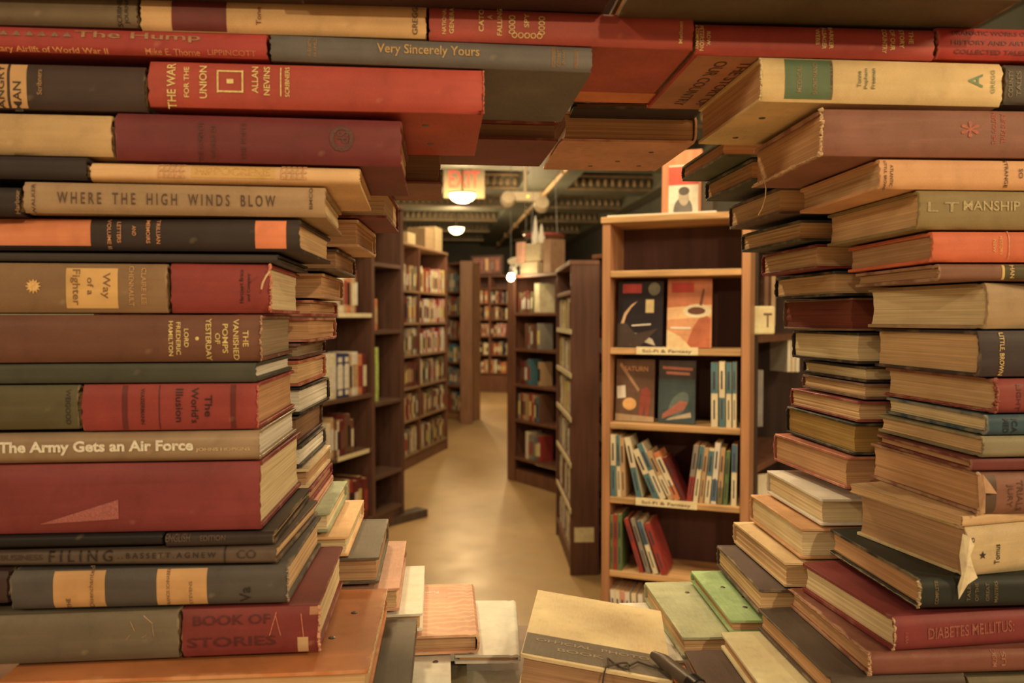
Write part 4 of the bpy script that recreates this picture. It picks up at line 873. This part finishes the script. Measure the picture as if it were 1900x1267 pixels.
row(caseM, [(1273, 1287, 826, 11, 'red', [(.45, 1, 'grey')], 'red-footed paperback leaning right, left end of the right group'),
            (1285, 1298, 828, 10, 'cream', [(.6, 1, 'teal')], 'grey and teal paperback leaning right, second of the right group'),
            (1296, 1307, 832, 9, 'tan', [], 'tan paperback leaning right, third of the right group'),
            (1306, 1316, 832, 11, 'cream', [(.5, .95, 'teal')], 'cream and teal paperback leaning right, fourth of the right group'),
            (1318, 1327, 822, 11, 'white', [(.05, .4, 'blue')], 'tall white paperback with a blue foot in the right group'),
            (1330, 1337, 832, 10, 'tan', [(0, .3, 'olive')], 'tan and olive paperback in the right group'),
            (1341, 1347, 838, 9, 'green', [], 'bright green paperback in the right group'),
            (1356, 1358, 826, 11, 'cream', [(.55, 1, 'blue')], 'cream and blue paperback at the right end of the shelf')], zs[3], 935, 'right group on the fifth shelf', dep=.1)
row(caseM, [(1126, 1126, 956, 7, 'olive', [], 'slim olive paperback at the left end of the sixth shelf'),
            (1134, 1134, 955, 8, 'red', [], 'slim red paperback beside the olive one on the sixth shelf'),
            (1143, 1143, 955, 9, 'green', [], 'slim green paperback beside the red one on the sixth shelf'),
            (1186, 1156, 962, 9, 'red', [], 'leaning red paperback, first of the leaning ones on the sixth shelf'),
            (1199, 1168, 962, 9, 'grey', [], 'leaning grey paperback on the sixth shelf'),
            (1212, 1180, 966, 10, 'cream', [(.55, 1, 'blue')], 'leaning blue and cream paperback on the sixth shelf'),
            (1227, 1193, 970, 13, 'red', [], 'leaning red magazine-sized paperback with an orange cover, right end of the sixth shelf')], zs[4], 1062, 'paperbacks on the sixth shelf', dep=.115)
row(caseM, [(1128 + 12 * i, 1122 + 12 * i, 1094 + 2 * i, 10, ['white', 'cream', 'pink', 'white', 'cream', 'white'][i], [], f'pale worn paperback, {ORD[i]} from the left, bottom shelf of the paperback case') for i in range(6)], zs[5], 1200, 'paperbacks on the bottom shelf of the paperback case', dep=.11)
# face-out books
def faceout(case, x0, x1, yt, zb, col, label, art, texts, lean=.10, wrap=False):
    xa, _ = loc(case, x0, yt, .04); xb, zt = loc(case, x1, yt, .06); w = xb - xa; h = (zt - zb)
    o = empty('magazine' ); M = case['M'] @ Matrix.Translation((xa, .035, zb + .0022)) @ Matrix.Rotation(-lean, 4, 'X'); o.matrix_basis = M; tag(o, label, 'magazine', None)
    a = MB(); a.box(0, w, 0, .0008, 0, h); a.box(0, w, .0122, .013, 0, h); a.box(w - .0008, w, .0008, .0122, 0, h); a.build('cover', cover_mat(col, .2, .3, 'smooth'), o)
    a = MB(); a.box(.001, w - .0009, .0009, .0121, .001, h - .001); a.build('page_block', page_mat('tan'), o)
    for j, (poly, c) in enumerate(art):
        k = len(poly); e = .0004 + .00012 * j
        v = [(p[0] * w, -e, p[1] * h) for p in poly] + [(p[0] * w, .0002, p[1] * h) for p in poly]
        f = [tuple(range(k))] + [(i, k + i, k + (i + 1) % k, (i + 1) % k) for i in range(k)]
        mesh_obj('cover_art', v, f, cover_mat(c, .3, .3, 'smooth'), o)
    for s, cx, cz, tw, th, c in texts:
        a = MB(); sign_text(a, s, tw * w, th * h, Matrix.Translation((cx * w, -.0016, cz * h)) @ Matrix.Rotation(math.pi / 2, 4, 'X')); a.build('lettering', gilt(c), o)
    return o
def ell(cx, cy, rx, ry, n=18, r=0, a0=0, a1=2 * math.pi):
    return [(cx + rx * math.cos(a0 + (a1 - a0) * i / n) * math.cos(r) - ry * math.sin(a0 + (a1 - a0) * i / n) * math.sin(r), cy + rx * math.cos(a0 + (a1 - a0) * i / n) * math.sin(r) + ry * math.sin(a0 + (a1 - a0) * i / n) * math.cos(r)) for i in range(n)]
arc = [(.06, .15), (.07, .35), (.15, .52), (.30, .64), (.44, .70), (.30, .60), (.19, .48), (.13, .33), (.14, .15)]
faceout(caseM, 1146, 1232, 522, zs[1], (40, 30, 30), 'black magazine with a pale arc and small planet, left face-out on the third shelf',
    [(ell(.80, .88, .13, .10), (120, 110, 80)), ([(.10, .82), (.52, .82), (.52, .96), (.10, .96)], (186, 56, 48)), (arc, (200, 150, 96)), ([(.62, .52), (.80, .52), (.80, .72), (.62, .72)], (206, 168, 100)),
     ([(.30, .22), (.50, .10), (.85, .02), (.78, .12), (.55, .20)], (170, 150, 110)), ([(.05, .05), (.25, .05), (.25, .24), (.05, .24)], (236, 214, 160)), ([(.32, .315), (.74, .335), (.74, .355), (.32, .335)], (226, 196, 150)), ([(0, 0), (.5, .0), (.9, .28), (.4, .20), (.2, .36), (0, .36)], (70, 52, 40))],
    [])
faceout(caseM, 1238, 1322, 517, zs[1], (190, 100, 56), 'orange magazine with a desert landscape cover, right face-out on the third shelf',
    [([(0, 0), (1, 0), (1, .45), (0, .40)], (206, 130, 76)), ([(0, .40), (1, .45), (1, .62), (0, .58)], (226, 160, 96)), ([(.42, .0), (.98, .0), (.98, .42), (.80, .50), (.60, .30)], (176, 84, 46)), (ell(.68, .53, .32, .10), (224, 190, 130)), (ell(.66, .53, .20, .055), (110, 60, 40)),
     ([(.72, .62), (.80, .85), (.84, .84), (.78, .60)], (110, 56, 36)), ([(.10, .80), (.60, .80), (.60, .94), (.10, .94)], (184, 46, 36)), ([(.0, .0), (.55, 0), (.30, .16), (0, .26)], (226, 176, 110)), ([(.08, .27), (.54, .265), (.54, .295), (.08, .30)], (240, 210, 160))],
    [])
faceout(caseM, 1143, 1216, 668, zs[2], (106, 70, 46), 'brown paperback lettered Saturn with an orange globe, left face-out on the fourth shelf',
    [([(.12, .95), (.62, .52), (.58, .48), (.08, .90)], (170, 120, 74)), (ell(.36, .28, .18, .10), (222, 150, 74)), ([(.62, .30), (.66, .52), (.80, .56), (.92, .48), (.90, .30), (.84, .04), (.78, .04), (.76, .26), (.66, .04), (.60, .04)], (150, 62, 44)), ([(.04, .36), (.26, .38), (.24, .58), (.02, .56)], (236, 214, 160)), ([(0, 0), (1, 0), (1, .08), (0, .12)], (170, 130, 84))],
    [('SATURN', .52, .85, .62, .08, (212, 130, 70))])
faceout(caseM, 1222, 1292, 670, zs[2], (74, 62, 52), 'grey-green paperback with red-brown title lines, right face-out on the fourth shelf',
    [([(0, .0), (1, 0), (1, .70), (0, .70)], (66, 76, 66)), (ell(.55, .30, .30, .16, r=.5), (96, 104, 84)), ([(.10, .06), (.70, .22), (.80, .34), (.60, .36), (.12, .14)], (170, 90, 64)), ([(.2, .04), (.9, .10), (.88, .18), (.3, .08)], (180, 150, 110)), ([(.10, .86), (.92, .84), (.92, .885), (.10, .905)], (190, 100, 70)), ([(.20, .78), (.84, .765), (.84, .81), (.20, .825)], (196, 112, 78))],
    [])
# ---- on top of and beside the paperback case
T_ = caseM['M']
x0, _ = loc(caseM, 1228, 400, .08); x1, _ = loc(caseM, 1302, 400, .08)
o = empty('poster_board'); o.matrix_basis = T_ @ Matrix.Translation((x0, .07, HM + .0195)) @ Matrix.Rotation(-.06, 4, 'X'); tag(o, 'orange-brown wooden board with a red and white portrait poster standing on the paperback case', 'poster board')
w_ = x1 - x0; a = MB(); a.box(0, w_, 0, .018, 0, .20); a.build('board', wood((204, 118, 66), 'orange_board'), o, bevel=.002)
a = MB(); a.box(w_ * .18, w_ * .92, -.0015, .0004, .012, .155); pz = a.build('poster', cover_mat((226, 200, 146), .2, .4, 'smooth'), o)
a = MB(); a.box(w_ * .18, w_ * .92, -.0022, -.001, .095, .150); a.build('red_band', cover_mat((206, 74, 50), .1, .4, 'smooth'), pz)
for j, (pl, c) in enumerate(((ell(.46, .018, .24, .040), (110, 96, 76)), (ell(.48, .058, .13, .026), (176, 150, 110)), (ell(.48, .076, .135, .013), (92, 78, 60)))):
    k = len(pl); v = [(p_[0] * w_ * 1.0 + .01, -.0022 - .0002 * j, max(.013, p_[1])) for p_ in pl] + [(p_[0] * w_ + .01, -.001, max(.013, p_[1])) for p_ in pl]
    mesh_obj('portrait_shape', v, [tuple(range(k))] + [(i, k + i, k + (i + 1) % k, (i + 1) % k) for i in range(k)], cover_mat(c, .1, .5, 'smooth'), pz)
for i in range(2): a = MB(); a.lathe([(.004, 0), (.004, .003), (.001, .004)], 10, Matrix.Translation((w_ * (.1 if i == 0 else .62), 0, .008)) @ Matrix.Rotation(math.pi / 2, 4, 'X')); a.build('screw', plain('screw_steel', (96, 78, 60), .4, .7), o)
o = empty('bottle_carton'); o.matrix_basis = T_ @ Matrix.Translation((x1 + .006, .05, HM + .0195)); tag(o, 'dark green book standing on the paperback case right of the poster board', 'book')
a = MB(); a.box(0, .030, 0, .002, 0, .17); a.box(0, .002, .002, .11, 0, .17); a.box(.028, .030, .002, .11, 0, .17); a.build('cover', cover_mat((70, 56, 38), .3), o)
a = MB(); a.box(.0022, .0278, .0022, .107, .003, .167); a.build('page_block', page_mat('tan'), o); o.name = 'hardback_book'
a = MB(); x0, _ = loc(caseM, 1128, 412, .01); a.box(x0, x1 + .05, .002, .04, HM + .0192, HM + .024, M=T_); tag(a.build('paper_strip', cover_mat((238, 208, 150), .2, .6, 'smooth')), 'pale card strip lying along the front of the paperback case top', 'card')
# case beside it on the right with the T divider
A_, B_ = at(1404, 600, 2.62), at(1476, 600, 3.05)
zN = [at(1430, 622, 2.8).z, at(1430, 850, 2.8).z, at(1405, 955, 2.66).z]
caseN = bookcase('dark bookcase with a letter divider, between the paperback case and the right stack', (A_.x, A_.y), (B_.x + .12, B_.y + .18), 1.62, .24, zN, (wood((70, 48, 34), 'near_black_wood'), WM_, wood((46, 32, 26), 'black_back')), t=.022)
P = at(1418, 594, 2.52); o = empty('letter_divider', P, caseN['rz'] * .25); tag(o, 'cream shelf divider box lettered T right of the paperback case', 'divider')
a = MB(); a.box(-.045, .040, 0, .035, -.045, .045); a.build('card', cover_mat((226, 188, 120), .2, .5, 'smooth'), o, bevel=.006, seg=2)
a = MB(); sign_text(a, 'T', .030, .045, Matrix.Translation((.012, -.001, 0)) @ Matrix.Rotation(math.pi / 2, 4, 'X')); a.build('lettering', gilt((110, 74, 46)), o)
z_ = zN[0]
def nbook(px, w, h, c, lab, lean=0, z=None, D=2.7, name='paperback_book', dep=.11):
    P = at(px, 600, D); M = Matrix.Translation((P.x, P.y, z)) @ Matrix.Rotation(caseN['rz'] * .3, 4, 'Z') @ Matrix.Rotation(lean, 4, 'Y')
    o = empty(name); o.matrix_basis = M; tag(o, lab, 'book'); cm = cover_mat(c, .3, .4, 'smooth')
    a = MB(); a.box(0, .001, 0, dep, 0, h); a.box(w - .001, w, 0, dep, 0, h); a.box(.001, w - .001, 0, .001, 0, h); a.build('cover', cm, o)
    a = MB(); a.box(.0011, w - .0011, .0012, dep - .001, .001, h - .001); a.build('page_block', page_mat('tan'), o)
nbook(1404, .010, .16, (236, 206, 146), 'white leaning paperback above the letter T divider', -.25, P.z - .02, 2.70)
nbook(1418, .016, .17, (120, 76, 48), 'brown upright book above the letter T divider', 0, P.z - .02, 2.72)
nbook(1431, .016, .17, (170, 126, 78), 'tan upright book above the letter T divider', 0, P.z - .02, 2.73)
nbook(1398, .040, .19, (134, 120, 98), 'silver-grey plastic-wrapped magazine right of the paperback case', 0, at(1400, 792, 2.66).z, 2.66)
nbook(1409, .050, .13, (226, 196, 140), 'white framed card standing low behind the paperback case', 0, at(1405, 955, 2.66).z + .001, 2.68, 'framed_card', .02)
for i in range(3): nbook(1462 + 8 * i, .014, .12, [(236, 204, 146), (214, 180, 124), (240, 214, 160)][i], ['pale upright paperback seen left of the rear right stack, nearest the divider', 'middle pale paperback seen left of the rear right stack', 'white paperback half hidden by the rear right stack'][i], 0, at(1470, 690, 3.0).z, 3.0)
# ---- K: narrow case seen from its end, shelves facing the aisle
K0, K1 = on_floor(1058, 1068), on_floor(1036, 1004)
dirK = Vector((K0.x - K1.x, K0.y - K1.y)).normalized(); HK = at(1058, 491, K0.y).z
zk = [.11, .33, .56, .79, 1.02, 1.25, 1.44]
caseK = bookcase('narrow dark brown bookcase seen from its end panel, shelves facing the left aisle', (K1.x - dirK.x * .15, K1.y - dirK.y * .15), (K0.x, K0.y), HK, .145, [.11, .34, .57, .80, 1.02, 1.24, 1.44], (wood((104, 58, 38), 'end_panel_wood'), WM_, WB), div=(), t=.02,
    labels=[(.04, .80, z, '') for z in (.34, .57, .80, 1.02, 1.24)])
PALM = list(PAL)
for j, z in enumerate(caseK['zs'][:-1]):
    fill(caseK, .03, caseK['W'] - .03, z, (.14, .172), (.018, .034), ['cream', 'tan', 'grey', 'yellow', 'brown', 'white'], f'{ORD[5 - j]} shelf, narrow end-on case', 50 + j, soft=.9, dep=.55)
pp = caseK['M'] @ Vector((caseK['W'] + .0015, .07, .22)); a = MB(); Me = caseK['M'] @ Matrix.Translation((caseK['W'], .01, .17)); a.box(0, .0015, .01, .11, 0, .075, M=Me); tag(a.build('paper_label', LBL), 'pale paper label low on the end panel of the narrow case', 'label')
A_, B_ = at(1100, 600, 4.35), at(1190, 600, 4.0)
caseK2 = bookcase('dark bookcase glimpsed between the end panel and the paperback case', (A_.x, A_.y), (B_.x, B_.y), 1.62, .2, [.13, .36, .6, .84, 1.08, 1.32], (WD, WM_, WB), t=.02)
for j, z in enumerate(caseK2['zs'][:-1]): fill(caseK2, .025, .2, z, (.15, .2), (.02, .035), ['red', 'dark red', 'black', 'grey', 'pink', 'brown'], f'{ORD[5 - j]} shelf, case glimpsed beside end panel', 80 + j, soft=.9)
# ---- F: case at the far right of the aisle
F0, F1 = on_floor(941, 889), on_floor(1040, 920)
caseF = bookcase('brown bookcase across the aisle with wide left stile and half-empty shelves', (F0.x, F0.y), (F1.x + .12, F1.y - .16), at(941, 517, F0.y).z, .26, [.20, .50, .78, 1.06, 1.34], (WM_, WM_, WD), t=.03, stile=.07, base=.10)
for j, z in enumerate(caseF['zs'][:-1]): fill(caseF, .13, .44, z, (.17, .22), (.022, .04), ['red', 'dark red', 'brown', 'black', 'teal', 'cream', 'tan', 'grey'], f'{ORD[4 - j]} shelf, brown case across the aisle', 20 + j, soft=.6, dens=.85 if j else .35)
z_ = caseF['zs'][-1]; fill(caseF, .13, .34, z_, (.13, .17), (.018, .03), ['dark red', 'brown', 'brown', 'black', 'olive'], f'top shelf, brown case across the aisle', 33, soft=.6)
o = empty('book_set_box'); o.matrix_basis = caseF['M'] @ Matrix.Translation((.345, .02, z_ + .0005)); tag(o, 'tall cream boxed book on the top shelf of the brown case across the aisle', 'book'); o.name = 'hardback_book'
a = MB(); a.box(0, .07, 0, .15, 0, .225); a.build('cover', cover_mat((222, 190, 126), .3), o, bevel=.004); a = MB(); a.box(.006, .064, .004, .153, .004, .221); a.build('page_block', page_mat('cream'), o)
# ornament with two tapering posts, card and box standing on it
zt_ = caseF['H'] + .0225; MF = caseF['M']
o = empty('tower_ornament'); o.matrix_basis = MF @ Matrix.Translation((.22, .10, zt_)); tag(o, 'pale ornament with a block base and tapering posts on the brown case across the aisle', 'ornament')
PC = plain('pale_card', (176, 146, 94), .6)
a = MB(); a.box(-.10, .14, -.06, .08, 0, .10); a.box(-.04, .16, -.05, .07, .10, .24); a.build('block_base', PC, o, bevel=.004)
for px_, hz in ((.03, .22), (.11, .15)):
    a = MB(); a.lathe([(.030, 0), (.030, .3 * hz), (.018, .5 * hz), (.012, .8 * hz), (.003, hz)], 14, Matrix.Translation((px_, .0, .24))); a.build('post', plain('white_plaster', (236, 214, 164), .5), o, 40)
a = MB(); a.box(-.16, -.06, -.07, -.04, 0, .16); c_ = a.build('card_box', plain('pink_card', (222, 150, 106), .6), None, bevel=.003); c_.matrix_basis = MF @ Matrix.Translation((.26, .06, zt_ + .1)) ; tag(c_, 'pink card box resting on the pale ornament of the brown case across the aisle', 'box')
c_.matrix_basis = MF @ Matrix.Translation((.155, .10, zt_ + .101)) @ Matrix.Translation((.07, .012, 0))
a = MB(); a.box(0, .09, 0, .14, 0, .26); c_ = a.build('carton', plain('tan_carton', (150, 104, 64), .6), None, bevel=.003); c_.matrix_basis = MF @ Matrix.Translation((.41, .06, zt_)); tag(c_, 'tan carton at the right end of the brown case top', 'box')
for i in range(3): a = MB(); a.lathe([(.012, 0), (.0145, .03), (.007, .05), (.010, .07), (.003, .085)], 12); c_ = a.build('figurine', plain('white_plaster', (236, 214, 164), .5), None, 40); c_.matrix_basis = MF @ Matrix.Translation((.012 + .033 * i, .03, zt_)); tag(c_, ['small white figurine at the left end of the brown case top', 'middle small white figurine on the brown case top', 'small white figurine next to the pale ornament'][i], 'figurine', 'figurines on the brown case')
# bare bulb and hanging sign at the corner of F
P = at(948, 514, 6.18); o = empty('bare_bulb_lamp', P); tag(o, 'bare glowing bulb at the top left corner of the brown case across the aisle', 'lamp')
a = MB(); a.lathe([(.004, -.032), (.020, -.026), (.029, -.006), (.024, .016), (.013, .030)], 16, cap=False); a.build('bulb', emis('bulb_glow', (1, .8, .45), 40), o, 60)
a = MB(); a.lathe([(.016, .028), (.016, .06), (.005, .065)], 12); a.tube([(0, 0, .06), (.02, .02, .10), (.06, .09, .05)], .004, 6); a.build('socket', plain('dark_metal', (60, 46, 36), .5), o)
light('bulb_light', 'POINT', P + Vector((0, -.09, 0)), 2, .03)
P = at(962, 485, 9.5); o = empty('hanging_sign', P, RA); tag(o, 'small pale oval sign hanging above the glowing bulb', 'sign')
a = MB(); pl = ell(0, 0, .13, .055, 24); a.add([(x, y, z) for y in (-.012, .012) for x, z in pl], [tuple(range(24)), tuple(range(47, 23, -1))] + [(i, 24 + i, 24 + (i + 1) % 24, (i + 1) % 24) for i in range(24)]); a.build('sign_panel', plain('sign_white', (216, 190, 138), .5), o)
for sx in (-.09, .09): a = MB(); a.tube([(sx, 0, .04), (sx, 0, CZ + .3 - P.z)], .004, 6); a.build('wire', plain('grey_metal', (120, 110, 90), .5), o)
P = at(1010, 438, 8.6); o = empty('hanging_disc', P, RA); tag(o, 'red disc hanging from the ceiling by thin wires above the pale ornament', 'hanging decoration')
a = MB(); a.lathe([(.02, .03), (.10, .028), (.225, .012), (.23, 0), (.21, -.014), (.02, -.02)], 28); a.build('disc', plain('red_enamel', (150, 52, 44), .35), o, 40)
for sx in (-.14, .14): a = MB(); a.tube([(sx, 0, .02), (sx * .6, 0, CZ + .3 - P.z)], .003, 6); a.build('wire', plain('grey_metal', (120, 110, 90), .5), o)
# ---- G: case closing the far end of the aisle
G0 = on_floor(868, 726); G1 = on_floor(940, 730)
caseG = bookcase('wide bookcase full of books closing the far end of the aisle', (G0.x, G0.y), (G1.x + .35, G1.y), 2.02, .3, [.34, .66, .98, 1.28, 1.56, 1.82], (WM_, WM_, WD), t=.035, base=.3, div=(.42,))
for j, z in enumerate(caseG['zs'][:-1]): [fill(caseG, xa, xb, z, (.18, .23), (.028, .05), ['brown', 'brown', 'tan', 'grey', 'pink', 'dark red', 'black', 'orange', 'cream'], f'{ORD[4 - j]} shelf, {sd} bay, far end case', 120 + j + int(xa * 100), far=True) for xa, xb, sd in ((.04, .40, 'left'), (.44, .98, 'right'))]
o = empty('painting'); o.matrix_basis = caseG['M'] @ Matrix.Translation((.04, .05, 2.043)); tag(o, 'dark framed picture with reddish figures on the case at the far end of the aisle', 'picture')
a = MB(); a.box(0, .62, 0, .03, 0, .36); a.build('frame', wood((74, 48, 36), 'dark_frame'), o, bevel=.004)
a = MB(); a.box(.04, .58, -.004, .004, .04, .32); pz = a.build('canvas', plain('canvas_brown', (120, 70, 50), .6, 0, .5, 9), o)
for i in range(5): a = MB(); a.box(.08 + .1 * i, .14 + .1 * i, -.007, -.003, .09 + .02 * (i % 2), .24 + .03 * (i % 3)); a.build('painted_shape', plain(f'paint_{i}', [(190, 130, 80), (150, 84, 70), (206, 150, 90), (130, 100, 80), (170, 96, 66)][i], .6), pz)
# ---- H: end panel and the case beside it, left of the far end
H0 = on_floor(851, 786)
caseH = bookcase('narrow tan-brown bookcase whose end panel faces the aisle, left of the far case', (on_floor(826, 776).x, on_floor(826, 776).y), (H0.x + .02, H0.y + .25), 1.98, .3, [.12, .44, .74, 1.04, 1.34, 1.64], (wood((140, 88, 50), 'tan_side_wood'), WM_, WD), t=.03)
for j, z in enumerate(caseH['zs']): fill(caseH, .03, caseH['W'] - .03, z, (.18, .23), (.024, .04), ['cream', 'tan', 'brown', 'red', 'teal', 'grey'], f'{ORD[5 - j]} shelf, narrow tan-brown case', 150 + j, far=True)
a = MB(); Mh = Matrix.Translation((H0.x, H0.y, 0)); a.box(.02, .17, 0, .3, 0, 2.0, M=Mh); tag(a.build('wooden_column', wood((146, 90, 52), 'column_wood'), bevel=.004), 'plain brown wooden column standing beside the narrow tan-brown case', 'column')
# ---- C: two tall bays along the left of the aisle
C0, C1 = on_floor(749, 875), on_floor(831, 832)
caseC = bookcase('tall two-bay bookcase of bright books along the left of the aisle', (C0.x, C0.y), (C1.x, C1.y), 1.92, .27, [.12, .42, .70, .98, 1.26, 1.54], (WM_, wood((150, 104, 62), 'shelf_edge_wood'), WD), div=(.42,), t=.028)
caseC['W'] = caseC['W']
for j, z in enumerate(caseC['zs']):
    for k, (xa, xb) in enumerate(((.03, .405), (.436, caseC['W'] - .03))):
        fill(caseC, xa, xb, z, (.17, .23), (.022, .042), [['cream', 'tan', 'brown', 'dark red', 'grey', 'olive'], ['white', 'cream', 'white', 'yellow', 'pink', 'red', 'tan']][k if j > 2 else 0], f'{ORD[5 - j]} shelf, {["near", "far"][k]} bay, two-bay case', 200 + 2 * j + k, soft=.5)
MCt = caseC['M']; zc = caseC['H'] + .0225
for i, (x_, s_, c) in enumerate(((.25, (.2, .16, .11), (186, 152, 94)), (.72, (.24, .18, .20), (156, 118, 70)), (1.02, (.2, .18, .24), (176, 140, 84)))):
    a = MB(); a.box(0, s_[0], 0, s_[1], 0, s_[2]); c_ = a.build('carton', plain(f'carton_{i}', c, .7), None, bevel=.004); c_.matrix_basis = MCt @ Matrix.Translation((x_, .05, zc)); tag(c_, ['small pale box on the near bay of the two-bay case', 'tan carton on the far bay of the two-bay case', 'cream carton at the far end of the two-bay case top'][i], 'box')
# ---- A: near dark case on the left, two bays
Pm, Pn = Vector((-.956, 4.36)), Vector((-.690, 5.08)); dA = (Pn - Pm).normalized(); A0 = Pm - dA * .55
LW = (Pn - A0).length; dv = LW - .36
zl = [at(626, 850, 4.36).z, at(615, 742, 4.31).z, at(640, 582, 4.4).z]; zr = [at(725, 874, 4.93).z, at(725, 742, 4.93).z, at(725, 612, 4.93).z, at(725, 490, 4.93).z]
SW = wood((104, 68, 44), 'dark_shelf_wood', .4)
caseA = bookcase('near dark-stained bookcase on the left of the aisle with gaps between its books', A0, Pn, 1.98, .26, [.12], (wood((96, 58, 38), 'dark_side_wood', .4), SW, WD), t=.03, base=.1)
a = MB(); a.box(dv - .03, dv, .002, .245, .1, 1.97); a.build('divider', wood((104, 62, 40), 'divider_wood', .4), caseA['o'], bevel=.002)
for x0_, x1_, zz in ((.03, dv - .03, zl + [1.72]), (dv, LW - .03, zr)):
    for z_ in zz: a = MB(); a.box(x0_, x1_, .002, .245, z_ - .024, z_); a.build('shelf', SW, caseA['o'], bevel=.002)
def lx(px, py=700): return loc(caseA, px, py)[0]
for z_, xx in ((zl[2], (lx(628), lx(690))), (zl[0], (lx(626), lx(684)))):
    a = MB(); a.box(xx[0], xx[1], -.002, .002, z_ - .02, z_ + .004); a.build('shelf_label', LBL, caseA['o'])
fill(caseA, lx(636), lx(672), zl[2], (.22, .26), (.03, .05), ['tan', 'orange', 'brown', 'cream', 'dark red'], 'upper shelf, near dark case', 301, soft=.3, lean=0)
BW = [(604, 616, .25, 'white', 'cream', 'white hardback at the left end of the middle shelf, near dark case'), (616, 628, .25, 'cream', 'white', 'cream-white hardback second from left, middle shelf, near dark case'),
      (628, 641, .245, 'navy', 'white', 'left one of two blue and white patterned hardbacks'), (641, 652, .245, 'navy', 'white', 'right one of two blue and white patterned hardbacks'), (652, 657, .24, 'tan', 'black', 'thin tan book beside the blue and white patterned ones'),
      (657, 668, .25, 'white', 'tan', 'white book right of the blue and white patterned ones'), (668, 676, .235, 'orange', 'red', 'orange book near the right end, middle shelf, near dark case'), (676, 684, .235, 'dark red', 'cream', 'dark red book last on the middle shelf, near dark case')]
for xa_, xb_, h_, c, lc, lab in BW:
    w_ = lx(xb_) - lx(xa_) - .001
    c_ = link_copy(proto['hardback_book'], caseA['M'] @ Matrix.Translation((lx(xb_), .012, zl[1] + .0006 + h_ / 2)), (h_, h_, w_ / .12), c, lc, lab, 'hardbacks, middle shelf, near dark case')
    if c == 'navy':
        a = MB()
        for r_ in range(6): a.box(-.44 + r_ * .15, -.33 + r_ * .15, -.008, .0, .028, .094)
        a.build('spine_pattern', plain('pattern_white', (226, 200, 150), .5), c_)
fill(caseA, lx(612), lx(660), zl[0], (.19, .23), (.022, .034), ['brown', 'dark red', 'tan', 'brown', 'cream'], 'fourth shelf, near dark case', 303, soft=.3, lean=0)
fill(caseA, lx(636), lx(686), .12, (.24, .27), (.04, .06), ['cream', 'red', 'dark red', 'black', 'red'], 'bottom shelf, near dark case', 304, soft=.3, lean=0)
def one(case, x, y, z, w, h, d, c, lc, lab):
    link_copy(proto['hardback_book'], case['M'] @ Matrix.Translation((x + w, y, z + .0006 + h / 2)), (h, d / .65, w / .12), c, lc, lab, None)
PAL['lime'] = (186, 196, 78)
one(caseA, dv + .06, .04, zr[1], .052, .33, .17, 'lime', 'lime', 'tall lime green book alone on the right bay of the near dark case')
one(caseA, dv + .03, .10, zr[3], .12, .26, .08, 'grey', 'blue', 'grey-blue box file on the top shelf of the near dark case')
one(caseA, dv + .06, .05, zr[2], .06, .19, .15, 'orange', 'tan', 'orange book on the upper right shelf of the near dark case')
bs = MB(); bs.box(0, .34, 0, .10, 0, .05); o = bs.build('floor_box', wood((86, 62, 42), 'box_wood')); o.matrix_basis = Matrix.Translation((Pn.x - .08, Pn.y - .16, 0)) @ Matrix.Rotation(math.radians(50), 4, 'Z'); tag(o, 'low dark wooden step on the floor at the corner of the near dark case', 'step')
for r_ in proto.values():
    for ch in list(r_.children): bpy.data.objects.remove(ch)
    bpy.data.objects.remove(r_)
